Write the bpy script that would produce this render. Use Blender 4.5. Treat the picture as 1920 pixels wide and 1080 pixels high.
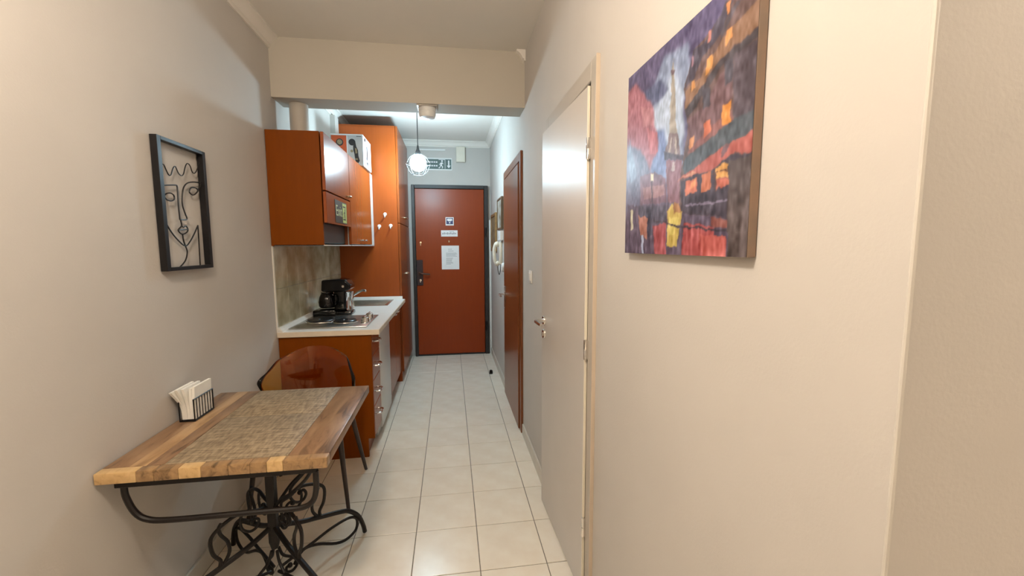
import bpy, bmesh, math, random
import numpy as np
from mathutils import Vector, Matrix
random.seed(7)
PI = math.pi
scene = bpy.context.scene
for _o in list(bpy.data.objects):
    bpy.data.objects.remove(_o)
COL = scene.collection

# ------------------------------------------------------------------ camera, world, exposure
cam_data = bpy.data.cameras.new('camera')
cam = bpy.data.objects.new('camera', cam_data)
COL.objects.link(cam)
R_ = Vector((0.98936142, -0.14541302, -0.00436314))
U_ = Vector((0.01891818, 0.09886276, 0.99492123))
F_ = Vector((0.14424315, 0.98441922, -0.10056195))
m = Matrix.Identity(4)
for i in range(3):
    m[i][0] = R_[i]; m[i][1] = U_[i]; m[i][2] = -F_[i]
m.translation = Vector((0, 0, 1.425))
cam.matrix_world = m
cam_data.sensor_width = 36.0
cam_data.lens = 783.43 / 1920 * 36.0
cam_data.clip_start = 0.02
scene.camera = cam

world = bpy.data.worlds.new('world')
scene.world = world
world.use_nodes = True
world.node_tree.nodes['Background'].inputs[0].default_value = (0.05, 0.05, 0.055, 1)
world.node_tree.nodes['Background'].inputs[1].default_value = 0.2

scene.view_settings.view_transform = 'Standard'
scene.view_settings.look = 'None'
scene.view_settings.gamma = 1.0
scene.view_settings.exposure = 0.0
scene.view_settings.use_curve_mapping = False
ROOM_LAMP = 180.0       # emission of the ceiling lamp's diffuser (behind the camera, above the room)
HALL_LAMP = 228.0      # emission of the pendant bulb in the hallway
ROOM_COL = (1.0, 0.85, 0.69)
HALL_COL = (0.60, 0.86, 1.0)

# ------------------------------------------------------------------ materials
def mat(name, col, rough=0.5, metal=0.0, noise=0.0, nscale=20.0, stretch=(1, 1, 1), col2=None,
        bump=0.0, bscale=200.0, trans=0.0, ior=1.45, coat=0.0, emit=None, estr=0.0, spec=None, random_tint=0.0, detail=4.0):
    M = bpy.data.materials.new(name)
    M.use_nodes = True
    nt = M.node_tree
    P = nt.nodes['Principled BSDF']
    P.inputs['Base Color'].default_value = (*col, 1)
    P.inputs['Roughness'].default_value = rough
    P.inputs['Metallic'].default_value = metal
    P.inputs['IOR'].default_value = ior
    P.inputs['Transmission Weight'].default_value = trans
    P.inputs['Coat Weight'].default_value = coat
    if spec is not None:
        P.inputs['Specular IOR Level'].default_value = spec
    if emit:
        P.inputs['Emission Color'].default_value = (*emit, 1)
        P.inputs['Emission Strength'].default_value = estr
    tc = nt.nodes.new('ShaderNodeTexCoord')
    if noise > 0 or col2:
        mp = nt.nodes.new('ShaderNodeMapping')
        mp.inputs['Scale'].default_value = stretch
        nz = nt.nodes.new('ShaderNodeTexNoise')
        nz.inputs['Scale'].default_value = nscale
        nz.inputs['Detail'].default_value = detail
        rp = nt.nodes.new('ShaderNodeValToRGB')
        c2 = col2 if col2 else tuple(c * (1 - noise) for c in col)
        rp.color_ramp.elements[0].color = (*c2, 1)
        rp.color_ramp.elements[1].color = (*col, 1)
        rp.color_ramp.elements[0].position = 0.35
        rp.color_ramp.elements[1].position = 0.65
        nt.links.new(tc.outputs['Object'], mp.inputs[0])
        nt.links.new(mp.outputs[0], nz.inputs['Vector'])
        nt.links.new(nz.outputs[0], rp.inputs[0])
        last = rp.outputs[0]
        if random_tint > 0:
            oi = nt.nodes.new('ShaderNodeObjectInfo')
            hs = nt.nodes.new('ShaderNodeHueSaturation')
            mr = nt.nodes.new('ShaderNodeMapRange')
            mr.inputs['To Min'].default_value = 1 - random_tint
            mr.inputs['To Max'].default_value = 1 + random_tint
            nt.links.new(oi.outputs['Random'], mr.inputs[0])
            nt.links.new(mr.outputs[0], hs.inputs['Value'])
            nt.links.new(last, hs.inputs['Color'])
            last = hs.outputs[0]
        nt.links.new(last, P.inputs['Base Color'])
    if bump > 0:
        nb = nt.nodes.new('ShaderNodeTexNoise')
        nb.inputs['Scale'].default_value = bscale
        nb.inputs['Detail'].default_value = 3
        bp = nt.nodes.new('ShaderNodeBump')
        bp.inputs['Strength'].default_value = bump
        bp.inputs['Distance'].default_value = 0.004
        nt.links.new(tc.outputs['Object'], nb.inputs['Vector'])
        nt.links.new(nb.outputs[0], bp.inputs['Height'])
        nt.links.new(bp.outputs[0], P.inputs['Normal'])
    return M

WALL = mat('greige_wall_paint', (0.555, 0.525, 0.49), 0.75, noise=0.04, nscale=3, bump=0.10, bscale=160)
CEIL = mat('ceiling_paint', (0.77, 0.735, 0.68), 0.8, noise=0.04, nscale=2, bump=0.12, bscale=90)
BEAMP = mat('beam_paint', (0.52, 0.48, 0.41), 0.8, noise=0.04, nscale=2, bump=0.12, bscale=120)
CROWN = mat('crown_white', (0.80, 0.76, 0.70), 0.55, noise=0.03, nscale=8)
TILE = mat('cream_floor_tile', (0.86, 0.81, 0.71), 0.24, col2=(0.81, 0.74, 0.63), nscale=9, bump=0.04, bscale=25, random_tint=0.03)
GROUT = mat('grey_grout', (0.22, 0.20, 0.17), 0.9, noise=0.2, nscale=30)
SKIRT = mat('skirting_tile', (0.62, 0.58, 0.51), 0.35, noise=0.06, nscale=12)
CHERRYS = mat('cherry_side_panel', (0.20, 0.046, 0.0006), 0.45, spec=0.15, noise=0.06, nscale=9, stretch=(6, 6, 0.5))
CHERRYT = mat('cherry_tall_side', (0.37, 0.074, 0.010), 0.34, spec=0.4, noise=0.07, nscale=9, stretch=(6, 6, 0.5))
CHERRY = mat('cherry_laminate', (0.30, 0.066, 0.010), 0.26, noise=0.07, nscale=9, stretch=(6, 6, 0.5))
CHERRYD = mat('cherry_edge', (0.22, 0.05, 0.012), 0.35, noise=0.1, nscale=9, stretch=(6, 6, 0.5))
DOORW = mat('entry_door_veneer', (0.28, 0.040, 0.005), 0.32, spec=0.35, noise=0.07, nscale=7, stretch=(8, 8, 0.5))
BDOOR = mat('brown_door_veneer', (0.19, 0.058, 0.018), 0.28, noise=0.08, nscale=7, stretch=(8, 8, 0.5))
BLACKM = mat('black_metal', (0.009, 0.008, 0.009), 0.4, metal=0.1, noise=0.2, nscale=40)
BROWNM = mat('dark_bronze_iron', (0.009, 0.006, 0.005), 0.45, spec=0.4, metal=0.0, noise=0.2, nscale=60)
DFRAME = mat('dark_door_frame', (0.030, 0.028, 0.028), 0.45, noise=0.2, nscale=20)
BLACKP = mat('glossy_black_plastic', (0.004, 0.004, 0.0045), 0.10, noise=0.1, nscale=30)
CHROME = mat('chrome', (0.78, 0.76, 0.73), 0.14, metal=1.0, noise=0.03, nscale=40)
BRASSY = mat('satin_bronze_handle', (0.70, 0.56, 0.40), 0.22, metal=1.0, noise=0.05, nscale=40)
STEEL = mat('brushed_steel', (0.55, 0.54, 0.51), 0.26, metal=1.0, noise=0.08, nscale=30, stretch=(1, 12, 1))
WHITEP = mat('white_plastic', (0.80, 0.80, 0.78), 0.35, noise=0.03, nscale=20)
WHITEA = mat('white_appliance', (0.66, 0.66, 0.64), 0.3, noise=0.03, nscale=20)
CREAMP = mat('cream_plastic', (0.74, 0.69, 0.58), 0.4, noise=0.04, nscale=20)
COUNTER = mat('white_worktop', (0.80, 0.78, 0.74), 0.3, noise=0.04, nscale=30)
COUNTERE = mat('worktop_edge', (0.76, 0.66, 0.53), 0.4, noise=0.04, nscale=30)
HOODG = mat('dark_hood', (0.05, 0.047, 0.04), 0.4, metal=0.3, noise=0.1, nscale=20)
PIPE = mat('duct_pipe', (0.50, 0.46, 0.40), 0.5, noise=0.05, nscale=10)
DLEAF = mat('pale_door_paint', (0.58, 0.54, 0.50), 0.36, noise=0.03, nscale=5)
DEDGE = mat('cream_door_edge', (0.80, 0.74, 0.62), 0.45, noise=0.03, nscale=5)
CASING = mat('taupe_casing', (0.47, 0.43, 0.38), 0.4, noise=0.05, nscale=5)
EDGEHI = mat('corner_highlight_paint', (0.60, 0.57, 0.52), 0.6, noise=0.05, nscale=20)
CASELIT = mat('lit_casing_edge', (0.60, 0.50, 0.39), 0.4, noise=0.05, nscale=5)
PAPER = mat('paper', (0.84, 0.84, 0.85), 0.8, noise=0.03, nscale=20)
PRINTG = mat('grey_print', (0.36, 0.36, 0.37), 0.8, noise=0.1, nscale=50)
NAPK = mat('napkin_paper', (0.92, 0.90, 0.84), 0.9, noise=0.03, nscale=60, bump=0.2, bscale=300)
BLUEP = mat('navy_print', (0.035, 0.04, 0.14), 0.4, noise=0.1, nscale=30)
SIGNG = mat('grey_green_sign', (0.10, 0.15, 0.14), 0.4, noise=0.1, nscale=20)
EXITD = mat('dark_exit_plate', (0.045, 0.040, 0.022), 0.45, noise=0.1, nscale=20)
EXITY = mat('yellow_green_print', (0.52, 0.58, 0.18), 0.5, noise=0.05, nscale=30)
EXITT = mat('pale_lime_lettering', (0.62, 0.66, 0.36), 0.5, noise=0.05, nscale=30)
ORANGE = mat('orange_card', (0.60, 0.10, 0.025), 0.5, noise=0.1, nscale=20)
CARDG = mat('light_grey_card', (0.55, 0.56, 0.58), 0.45, noise=0.05, nscale=20)
DARKPR = mat('dark_print', (0.03, 0.03, 0.035), 0.45, noise=0.2, nscale=60)
TANPR = mat('tan_print', (0.35, 0.28, 0.17), 0.5, noise=0.3, nscale=60)
GOLD = mat('old_gold_frame', (0.36, 0.22, 0.09), 0.4, metal=0.3, noise=0.3, nscale=30)
OLDPIC = mat('brown_old_picture', (0.16, 0.10, 0.05), 0.6, col2=(0.32, 0.25, 0.15), noise=0.5, nscale=14)
PALEPIC = mat('pale_relief_picture', (0.52, 0.50, 0.45), 0.6, col2=(0.14, 0.10, 0.06), noise=0.5, nscale=11)
def acrylic():
    M = mat('amber_acrylic', (0.98, 0.60, 0.18), 0.04, trans=1.0, ior=1.45)
    return M
ACRY = acrylic()
GLASS = mat('clear_glass', (0.9, 0.92, 0.92), 0.03, trans=1.0, ior=1.45)
DGLASS = mat('dark_carafe_glass', (0.008, 0.007, 0.007), 0.04, trans=0.0, ior=1.45)
BULB = mat('pendant_bulb', (1, 1, 1), 0.3, emit=HALL_COL, estr=HALL_LAMP)
FILLDIFF = mat('fill_lamp_diffuser', (1, 1, 1), 0.3, emit=ROOM_COL, estr=ROOM_LAMP * 1.15)
DIFF = mat('lamp_diffuser', (1, 1, 1), 0.3, emit=ROOM_COL, estr=ROOM_LAMP)

def grain_wood(name, dark, mid, light, along='Y', scale=5.0):
    """planks with wavy dark streaks along one axis"""
    M = bpy.data.materials.new(name); M.use_nodes = True
    nt = M.node_tree; P = nt.nodes['Principled BSDF']
    P.inputs['Roughness'].default_value = 0.34
    tc = nt.nodes.new('ShaderNodeTexCoord'); mp = nt.nodes.new('ShaderNodeMapping')
    mp.inputs['Scale'].default_value = (5, 1.0, 5) if along == 'Y' else (1.0, 5, 5)
    nz = nt.nodes.new('ShaderNodeTexNoise'); nz.inputs['Scale'].default_value = scale
    nz.inputs['Detail'].default_value = 5; nz.inputs['Distortion'].default_value = 0.9
    rp = nt.nodes.new('ShaderNodeValToRGB')
    e = rp.color_ramp.elements
    e[0].position = 0.30; e[0].color = (*dark, 1)
    e[1].position = 0.72; e[1].color = (*light, 1)
    k = rp.color_ramp.elements.new(0.46); k.color = (*mid, 1)
    nt.links.new(tc.outputs['Object'], mp.inputs[0]); nt.links.new(mp.outputs[0], nz.inputs['Vector'])
    nt.links.new(nz.outputs[0], rp.inputs[0]); nt.links.new(rp.outputs[0], P.inputs['Base Color'])
    return M
WALNUT = grain_wood('walnut_board', (0.055, 0.030, 0.016), (0.235, 0.135, 0.072), (0.33, 0.205, 0.115), 'Y', 5.5)
OAKY = grain_wood('honey_board', (0.26, 0.15, 0.07), (0.42, 0.26, 0.13), (0.56, 0.37, 0.20), 'Y', 4.0)
ENDB = grain_wood('end_block_brown', (0.12, 0.07, 0.03), (0.30, 0.18, 0.085), (0.42, 0.26, 0.12), 'Y', 9.0)
ENDL = grain_wood('end_block_light', (0.42, 0.26, 0.11), (0.58, 0.38, 0.17), (0.66, 0.45, 0.22), 'Y', 9.0)
def weave():
    M = bpy.data.materials.new('weathered_board'); M.use_nodes = True
    nt = M.node_tree; P = nt.nodes['Principled BSDF']; P.inputs['Roughness'].default_value = 0.5
    tc = nt.nodes.new('ShaderNodeTexCoord')
    outs = []
    for sc in ((9, 75, 1), (60, 14, 1)):
        mp = nt.nodes.new('ShaderNodeMapping'); mp.inputs['Scale'].default_value = sc
        nz = nt.nodes.new('ShaderNodeTexNoise'); nz.inputs['Scale'].default_value = 1.6; nz.inputs['Detail'].default_value = 3
        nt.links.new(tc.outputs['Object'], mp.inputs[0]); nt.links.new(mp.outputs[0], nz.inputs['Vector'])
        outs.append(nz.outputs[0])
    ad = nt.nodes.new('ShaderNodeMath'); ad.operation = 'ADD'
    nt.links.new(outs[0], ad.inputs[0]); nt.links.new(outs[1], ad.inputs[1])
    hf = nt.nodes.new('ShaderNodeMath'); hf.operation = 'MULTIPLY'; hf.inputs[1].default_value = 0.5
    nt.links.new(ad.outputs[0], hf.inputs[0])
    rp = nt.nodes.new('ShaderNodeValToRGB'); e = rp.color_ramp.elements
    e[0].position = 0.38; e[0].color = (0.15, 0.108, 0.064, 1)
    e[1].position = 0.64; e[1].color = (0.40, 0.31, 0.20, 1)
    nt.links.new(hf.outputs[0], rp.inputs[0]); nt.links.new(rp.outputs[0], P.inputs['Base Color'])
    bp = nt.nodes.new('ShaderNodeBump'); bp.inputs['Strength'].default_value = 0.6; bp.inputs['Distance'].default_value = 0.004
    nt.links.new(hf.outputs[0], bp.inputs['Height']); nt.links.new(bp.outputs[0], P.inputs['Normal'])
    return M
WEAVE = weave()
def stone():
    M = mat('beige_wall_tile', (0.60, 0.54, 0.39), 0.14, col2=(0.36, 0.31, 0.19), nscale=7, bump=0.10, bscale=14, random_tint=0.08, detail=6)
    return M
STONE = stone()
def painted():
    M = bpy.data.materials.new('canvas_print'); M.use_nodes = True
    nt = M.node_tree; P = nt.nodes['Principled BSDF']; P.inputs['Roughness'].default_value = 0.32
    at = nt.nodes.new('ShaderNodeAttribute'); at.attribute_name = 'print'
    nt.links.new(at.outputs['Color'], P.inputs['Base Color'])
    return M
CANVAS = painted()

# ------------------------------------------------------------------ mesh helpers
class B:
    """collects shapes given in world coordinates, links them as one mesh object"""
    def __init__(s): s.bm = bmesh.new()
    def box(s, x0, x1, y0, y1, z0, z1, bev=0.0, seg=1):
        r = bmesh.ops.create_cube(s.bm, size=1.0)
        vs = r['verts']
        bmesh.ops.scale(s.bm, vec=(x1 - x0, y1 - y0, z1 - z0), verts=vs)
        bmesh.ops.translate(s.bm, vec=((x0 + x1) / 2, (y0 + y1) / 2, (z0 + z1) / 2), verts=vs)
        if bev > 0:
            es = list({e for v in vs for e in v.link_edges})
            bmesh.ops.bevel(s.bm, geom=es, offset=bev, segments=seg, affect='EDGES', profile=0.5)
        return s
    def tube(s, pts, r, seg=8, closed=False, rad=None):
        pts = [Vector(p) for p in pts]
        n = len(pts); rings = []; prev = None
        for i, p in enumerate(pts):
            if closed: t = pts[(i + 1) % n] - pts[i - 1]
            else: t = pts[min(i + 1, n - 1)] - pts[max(i - 1, 0)]
            if t.length < 1e-9: t = Vector((0, 0, 1))
            t.normalize()
            if prev is None:
                a = t.orthogonal().normalized()
            else:
                a = prev - t * prev.dot(t)
                a = a.normalized() if a.length > 1e-6 else t.orthogonal().normalized()
            prev = a; b = t.cross(a)
            rr = rad[i] if rad else r
            rings.append([s.bm.verts.new(p + (a * math.cos(2 * PI * k / seg) + b * math.sin(2 * PI * k / seg)) * rr) for k in range(seg)])
        for i in range(n if closed else n - 1):
            A = rings[i]; Bq = rings[(i + 1) % n]
            for k in range(seg):
                s.bm.faces.new((A[k], A[(k + 1) % seg], Bq[(k + 1) % seg], Bq[k]))
        if not closed:
            s.bm.faces.new(list(reversed(rings[0]))); s.bm.faces.new(rings[-1])
        return s
    def lathe(s, prof, c=(0, 0, 0), axis='Z', seg=24):
        c = Vector(c); rings = []
        for r, h in prof:
            ring = []
            for k in range(seg):
                a = 2 * PI * k / seg
                if axis == 'Z': v = Vector((r * math.cos(a), r * math.sin(a), h))
                elif axis == 'Y': v = Vector((r * math.cos(a), h, r * math.sin(a)))
                else: v = Vector((h, r * math.cos(a), r * math.sin(a)))
                ring.append(s.bm.verts.new(c + v))
            rings.append(ring)
        for A, Bq in zip(rings, rings[1:]):
            for k in range(seg):
                s.bm.faces.new((A[k], A[(k + 1) % seg], Bq[(k + 1) % seg], Bq[k]))
        s.bm.faces.new(rings[0]); s.bm.faces.new(rings[-1])
        return s
    def ball(s, c, r, sz=(1, 1, 1), u=16, v=10):
        q = bmesh.ops.create_uvsphere(s.bm, u_segments=u, v_segments=v, radius=r)
        bmesh.ops.scale(s.bm, vec=sz, verts=q['verts'])
        bmesh.ops.translate(s.bm, vec=c, verts=q['verts'])
        return s
    def prism(s, poly, f, a, b):
        """poly 2d, f(u,v,w)->3d, extruded from w=a to w=b"""
        A = [s.bm.verts.new(f(u, v, a)) for u, v in poly]
        C = [s.bm.verts.new(f(u, v, b)) for u, v in poly]
        n = len(poly)
        s.bm.faces.new(A); s.bm.faces.new(list(reversed(C)))
        for i in range(n):
            s.bm.faces.new((A[i], C[i], C[(i + 1) % n], A[(i + 1) % n]))
        return s
    def extr(s, prof, d0, d1, along):
        """profile polygon in the two other axes swept along X or Y"""
        if along == 'Y': f = lambda u, v, w: (u, w, v)
        elif along == 'X': f = lambda u, v, w: (w, u, v)
        else: f = lambda u, v, w: (u, v, w)
        return s.prism(prof, f, d0, d1)
    def build(s, name, material, parent=None, origin=None, sharp=0.6):
        bmesh.ops.recalc_face_normals(s.bm, faces=s.bm.faces[:])
        o0 = Vector(origin) if origin is not None else (Vector(parent['at']) if parent is not None else Vector((0, 0, 0)))
        bmesh.ops.translate(s.bm, vec=-o0, verts=s.bm.verts[:])
        me = bpy.data.meshes.new(name); s.bm.to_mesh(me); s.bm.free()
        for p in me.polygons: p.use_smooth = True
        me.set_sharp_from_angle(angle=sharp)
        me.materials.append(material)
        o = bpy.data.objects.new(name, me); COL.objects.link(o)
        o['at'] = tuple(o0)
        if parent is not None:
            o.parent = parent
            o.location = o0 - Vector(parent['at'])
        else:
            o.location = o0
        return o

def tag(o, label, cat, group=None, kind=None):
    o['label'] = label; o['category'] = cat
    if group: o['group'] = group
    if kind: o['kind'] = kind
    return o
def thing(name, label, cat, at, group=None, kind=None):
    o = bpy.data.objects.new(name, None); COL.objects.link(o)
    o.location = at; o['at'] = tuple(at); o.empty_display_size = 0.05
    return tag(o, label, cat, group, kind)
def struct(o, label=None):
    o['kind'] = 'structure'
    if label: o['label'] = label
    return o
def smooth(pts, n=6, closed=False):
    """Catmull-Rom through the points"""
    P = [Vector(p) for p in pts]; out = []
    N = len(P)
    rng = N if closed else N - 1
    for i in range(rng):
        p0 = P[(i - 1) % N] if closed or i > 0 else P[0] * 2 - P[1]
        p1 = P[i]; p2 = P[(i + 1) % N]
        p3 = P[(i + 2) % N] if closed or i + 2 < N else P[-1] * 2 - P[-2]
        for k in range(n):
            t = k / n
            out.append(0.5 * ((2 * p1) + (p2 - p0) * t + (2 * p0 - 5 * p1 + 4 * p2 - p3) * t * t + (3 * p1 - p0 - 3 * p2 + p3) * t ** 3))
    if not closed: out.append(P[-1])
    return out
def copy_tree(o, parent=None):
    c = o.copy(); COL.objects.link(c)
    if parent is not None: c.parent = parent
    for ch in list(o.children): copy_tree(ch, c)
    return c
def text_mesh(name, txt, size, matrix, material, parent, extr=0.0004):
    cu = bpy.data.curves.new(name, 'FONT'); cu.body = txt; cu.size = size; cu.extrude = extr
    cu.align_x = 'CENTER'; cu.align_y = 'CENTER'; cu.resolution_u = 3
    t = bpy.data.objects.new(name + '_source', cu); COL.objects.link(t)
    dg = bpy.context.evaluated_depsgraph_get()
    me = bpy.data.meshes.new_from_object(t.evaluated_get(dg))
    bpy.data.objects.remove(t)
    me.transform(Matrix.Translation(-Vector(parent['at'])) @ matrix)
    me.materials.clear(); me.materials.append(material)
    o = bpy.data.objects.new(name, me); COL.objects.link(o); o.parent = parent
    o['at'] = parent['at']
    return o

# ================================================================== the setting
LX, RX, EY, CZ = -1.105, 0.525, 5.475, 2.735
YB = -3.0            # back of the room behind the camera
XR = 3.0             # the room opens to the right in front of the corner

fl = struct(B().box(LX - .15, XR + .15, YB - .15, EY + .15, -0.06, -0.0025).build('floor', GROUT), 'floor of cream square tiles with dark thin joints')
# floor tiles, 30 cm, one mesh per size shared by all alike pieces
def tile_mesh(w, d):
    bm = bmesh.new()
    g = 0.0019; c = 0.0012
    x0, x1, y0, y1 = g, w - g, g, d - g
    lo = [bm.verts.new(p) for p in ((x0, y0, -.0025), (x1, y0, -.0025), (x1, y1, -.0025), (x0, y1, -.0025))]
    md = [bm.verts.new(p) for p in ((x0, y0, -c), (x1, y0, -c), (x1, y1, -c), (x0, y1, -c))]
    hi = [bm.verts.new(p) for p in ((x0 + c, y0 + c, 0), (x1 - c, y0 + c, 0), (x1 - c, y1 - c, 0), (x0 + c, y1 - c, 0))]
    for A, C in ((lo, md), (md, hi)):
        for i in range(4): bm.faces.new((A[i], A[(i + 1) % 4], C[(i + 1) % 4], C[i]))
    bm.faces.new(hi)
    me = bpy.data.meshes.new('tile'); bm.to_mesh(me); bm.free()
    me.materials.append(TILE)
    return me
tile_meshes = {}
def put_tile(x0, x1, y0, y1):
    k = (round(x1 - x0, 3), round(y1 - y0, 3))
    if k not in tile_meshes: tile_meshes[k] = tile_mesh(*k)
    o = bpy.data.objects.new('tile', tile_meshes[k]); COL.objects.link(o)
    o.parent = fl; o.location = (x0, y0, 0)
xs = [-1.0947, -.7947, -.4947, -.1947, .1053, .4053, RX]
ys = [2.0109 + .3 * j for j in range(-7, 12)] + [EY]
for j in range(len(ys) - 1):
    for i in range(6): put_tile(xs[i], xs[i + 1], ys[j], ys[j + 1])
# tiles behind the camera and round the corner, never seen from the photograph's side: one joined part
bm = bmesh.new()
def quad_tile(x0, x1, y0, y1):
    g = .0019
    r = bmesh.ops.create_cube(bm, size=1)
    bmesh.ops.scale(bm, vec=(x1 - x0 - 2 * g, y1 - y0 - 2 * g, .0025), verts=r['verts'])
    bmesh.ops.translate(bm, vec=((x0 + x1) / 2, (y0 + y1) / 2, -.00125), verts=r['verts'])
yy = [2.0109 - .3 * k for k in range(7, 17)]
xx = [-1.0947 + .3 * k for k in range(0, 14)]
for a in yy:
    for x in xx:
        quad_tile(x, x + .3, a - .3, a)
for x in xx[6:]: quad_tile(x, x + .3, yy[0], .3)
me = bpy.data.meshes.new('tile_field'); bm.to_mesh(me); bm.free(); me.materials.append(TILE)
o = bpy.data.objects.new('tile_field', me); COL.objects.link(o); o.parent = fl; o['kind'] = 'stuff'

wl = struct(B().box(LX - .15, LX, YB - .15, EY + .15, -.06, CZ + .1).build('wall_left', WALL))
w = B()
OW0, OW1, OWZ = 1.498, 2.185, 2.025     # opening of the pale door
OB0, OB1, OBZ = 3.06, 3.96, 2.06        # opening of the brown door
for a, b, z0 in ((.408, OW0, -.06), (OW0, OW1, OWZ), (OW1, OB0, -.06), (OB0, OB1, OBZ), (OB1, EY + .15, -.06)):
    w.box(RX, RX + .15, a, b, z0, CZ + .1)
wr = struct(w.build('wall_right', WALL))
struct(B().box(RX + .15, XR + .15, .408, .558, -.06, CZ + .1).build('wall_front', WALL))
struct(B().box(LX, RX, EY, EY + .15, -.06, CZ + .1).build('wall_far', WALL))
struct(B().box(LX - .15, XR + .15, YB - .15, YB, -.06, CZ + .1).build('wall_back', WALL))
struct(B().box(XR, XR + .15, YB, .408, -.06, CZ + .1).build('wall_side', WALL))
struct(B().box(LX - .15, XR + .15, YB - .15, EY + .15, CZ, CZ + .12).build('ceiling', CEIL))
struct(B().box(LX, RX, 2.945, 3.15, 2.37, CZ).build('beam', BEAMP), 'painted beam across the hallway opening')
# thin added bead, painted lighter as the highlight where the right wall turns away
struct(B().tube([(RX + .001, .409, 0), (RX + .001, .409, CZ)], .0032, 10).build('trim_1', EDGEHI))

# crown mouldings: stepped cove profile, (out from wall, z)
def crown_prof(x, sgn, z=CZ):
    pts = [(0, 0), (.060, 0), (.060, -.010), (.050, -.014), (.040, -.022), (.026, -.040), (.020, -.054), (.010, -.058), (.010, -.070), (0, -.070)]
    return [(x + sgn * a, z + b) for a, b in pts]
struct(B().extr(crown_prof(LX, 1), YB, 2.945, 'Y').build('trim_2', CROWN))
struct(B().extr(crown_prof(LX, 1), 3.15, EY, 'Y').build('trim_3', CROWN))
struct(B().extr(crown_prof(RX, -1), 3.15, EY, 'Y').build('trim_4', CROWN))
struct(B().extr(crown_prof(EY, -1), LX, RX, 'X').build('trim_5', CROWN))
struct(B().extr(crown_prof(RX, -1), 2.905, 2.945, 'Y').build('trim_6', CROWN))
# corner cable duct beside the entry door and thin conduit over it
struct(B().box(.500, RX, 5.445, EY, 0.0, 1.76, .003).build('trim_7', WHITEP))
struct(B().box(-.36, -.04, 5.455, EY, 2.615, 2.633, .003).build('trim_8', WHITEP))
# small boxed chase, added to shade a grey strip left of the tall cabinet
struct(B().box(LX, LX + .045, 4.30, 4.428, 1.44, CZ - .07).build('trim_9', WALL))
# tiled skirtings
def skirt(name, x0, x1, y0, y1):
    return struct(B().box(x0, x1, y0, y1, 0, .082, .002).build(name, SKIRT))
skirt('baseboard_right', RX - .012, RX, 2.245, 3.005)
skirt('baseboard_hall', RX - .012, RX, 4.015, 5.44)
skirt('baseboard_left', LX, LX + .012, YB, 2.81)
skirt('baseboard_near', RX - .012, RX, .42, 1.45)

# tiles of the splashback between worktop and wall cabinets, parts of the left wall
B().box(LX, LX + .006, 2.812, 2.826, .88, 1.43).build('edge_strip', CROWN, wl)
tw, th = .2, .274
ny = 8
for r_ in range(2):
    for k in range(ny):
        y0 = 2.826 + k * tw
        B().box(LX, LX + .006, y0 + .001, min(y0 + tw, 4.43) - .001, .881 + r_ * th + .001, .881 + (r_ + 1) * th - .001, .0015).build('wall_tile', STONE, wl)

# ------------------------------------------------------------------ doors of the setting
# entry door
d1 = struct(thing('door_1', 'reddish brown entry door in a dark frame at the hallway end', 'door', (0, EY, 0)))
b = B(); Y0, Y1 = 5.425, EY - .001
b.box(-.470, -.432, Y0, Y1, 0, 2.19, .004); b.box(.438, .488, Y0, Y1, 0, 2.19, .004); b.box(-.432, .438, Y0, Y1, 2.145, 2.19, .004)
b.box(-.432, .438, 5.44, Y1, 0, .018)
b.build('door_frame', DFRAME, d1)
leaf1 = B().box(-.429, .435, 5.442, EY - .002, .02, 2.142, .003).build('door_leaf', DOORW, d1)
for z in (1.60, .38):
    B().lathe([(.0, -.06), (.013, -.058), (.013, .058), (.0, .06)], (.452, 5.418, z), 'Z', 12).build('hinge', BLACKM, d1)
h = B(); h.box(-.428, -.350, 5.428, 5.442, .925, 1.25, .004)
hp = h.build('handle_plate', mat('dark_lock_plate', (.06, .045, .05), .35, metal=.6, noise=.1, nscale=30), leaf1)
h = B(); h.lathe([(.0, 5.385), (.016, 5.386), (.016, 5.428), (0, 5.429)], (-.392, 0, 1.085), 'Y', 14)
h.tube(smooth([(-.392, 5.392, 1.085), (-.36, 5.386, 1.08), (-.30, 5.388, 1.072), (-.262, 5.392, 1.068)], 5), .011, 10)
h.build('door_handle', mat('dark_lever', (.10, .06, .05), .3, metal=.7, noise=.1, nscale=30), leaf1)
B().lathe([(0, 5.418), (.016, 5.419), (.017, 5.428), (0, 5.429)], (-.385, 0, .992), 'Y', 14).box(-.392, -.378, 5.418, 5.428, .962, .99, .002).build('lock_cylinder', CHROME, leaf1)
B().lathe([(0, 5.432), (.014, 5.433), (.017, 5.442), (0, 5.443)], (-.372, 0, 1.468), 'Y', 14).box(-.379, -.365, 5.433, 5.442, 1.43, 1.46, .002).build('upper_lock', BRASSY, leaf1)
B().lathe([(0, 5.436), (.008, 5.435), (.013, 5.438), (.014, 5.442), (0, 5.443)], (-.018, 0, 1.484), 'Y', 14).build('peephole', BRASSY, leaf1)

# brown door on the right
d2 = struct(thing('door_2', 'closed brown veneer door on the right hallway wall', 'door', (RX, 3.5, 0)))
b = B(); xa = .508
b.box(xa, RX, OB0 - .035, OB0 + .025, 0, OBZ + .045, .003); b.box(xa, RX, OB1 - .025, OB1 + .035, 0, OBZ + .045, .003)
b.box(xa, RX, OB0 + .025, OB1 - .025, OBZ - .02, OBZ + .045, .003)
b.box(RX, RX + .14, OB0, OB0 + .03, 0, OBZ); b.box(RX, RX + .14, OB1 - .03, OB1, 0, OBZ); b.box(RX, RX + .14, OB0, OB1, OBZ - .03, OBZ)
b.build('door_casing', BDOOR, d2)
leaf2 = B().box(.499, .54, OB0 + .035, OB1 - .035, .006, OBZ - .035, .003).build('door_leaf', BDOOR, d2)
yh = OB1 - .10
B().box(.492, .499, yh - .018, yh + .018, .85, 1.05, .003).build('handle_plate', CHROME, leaf2)
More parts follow.
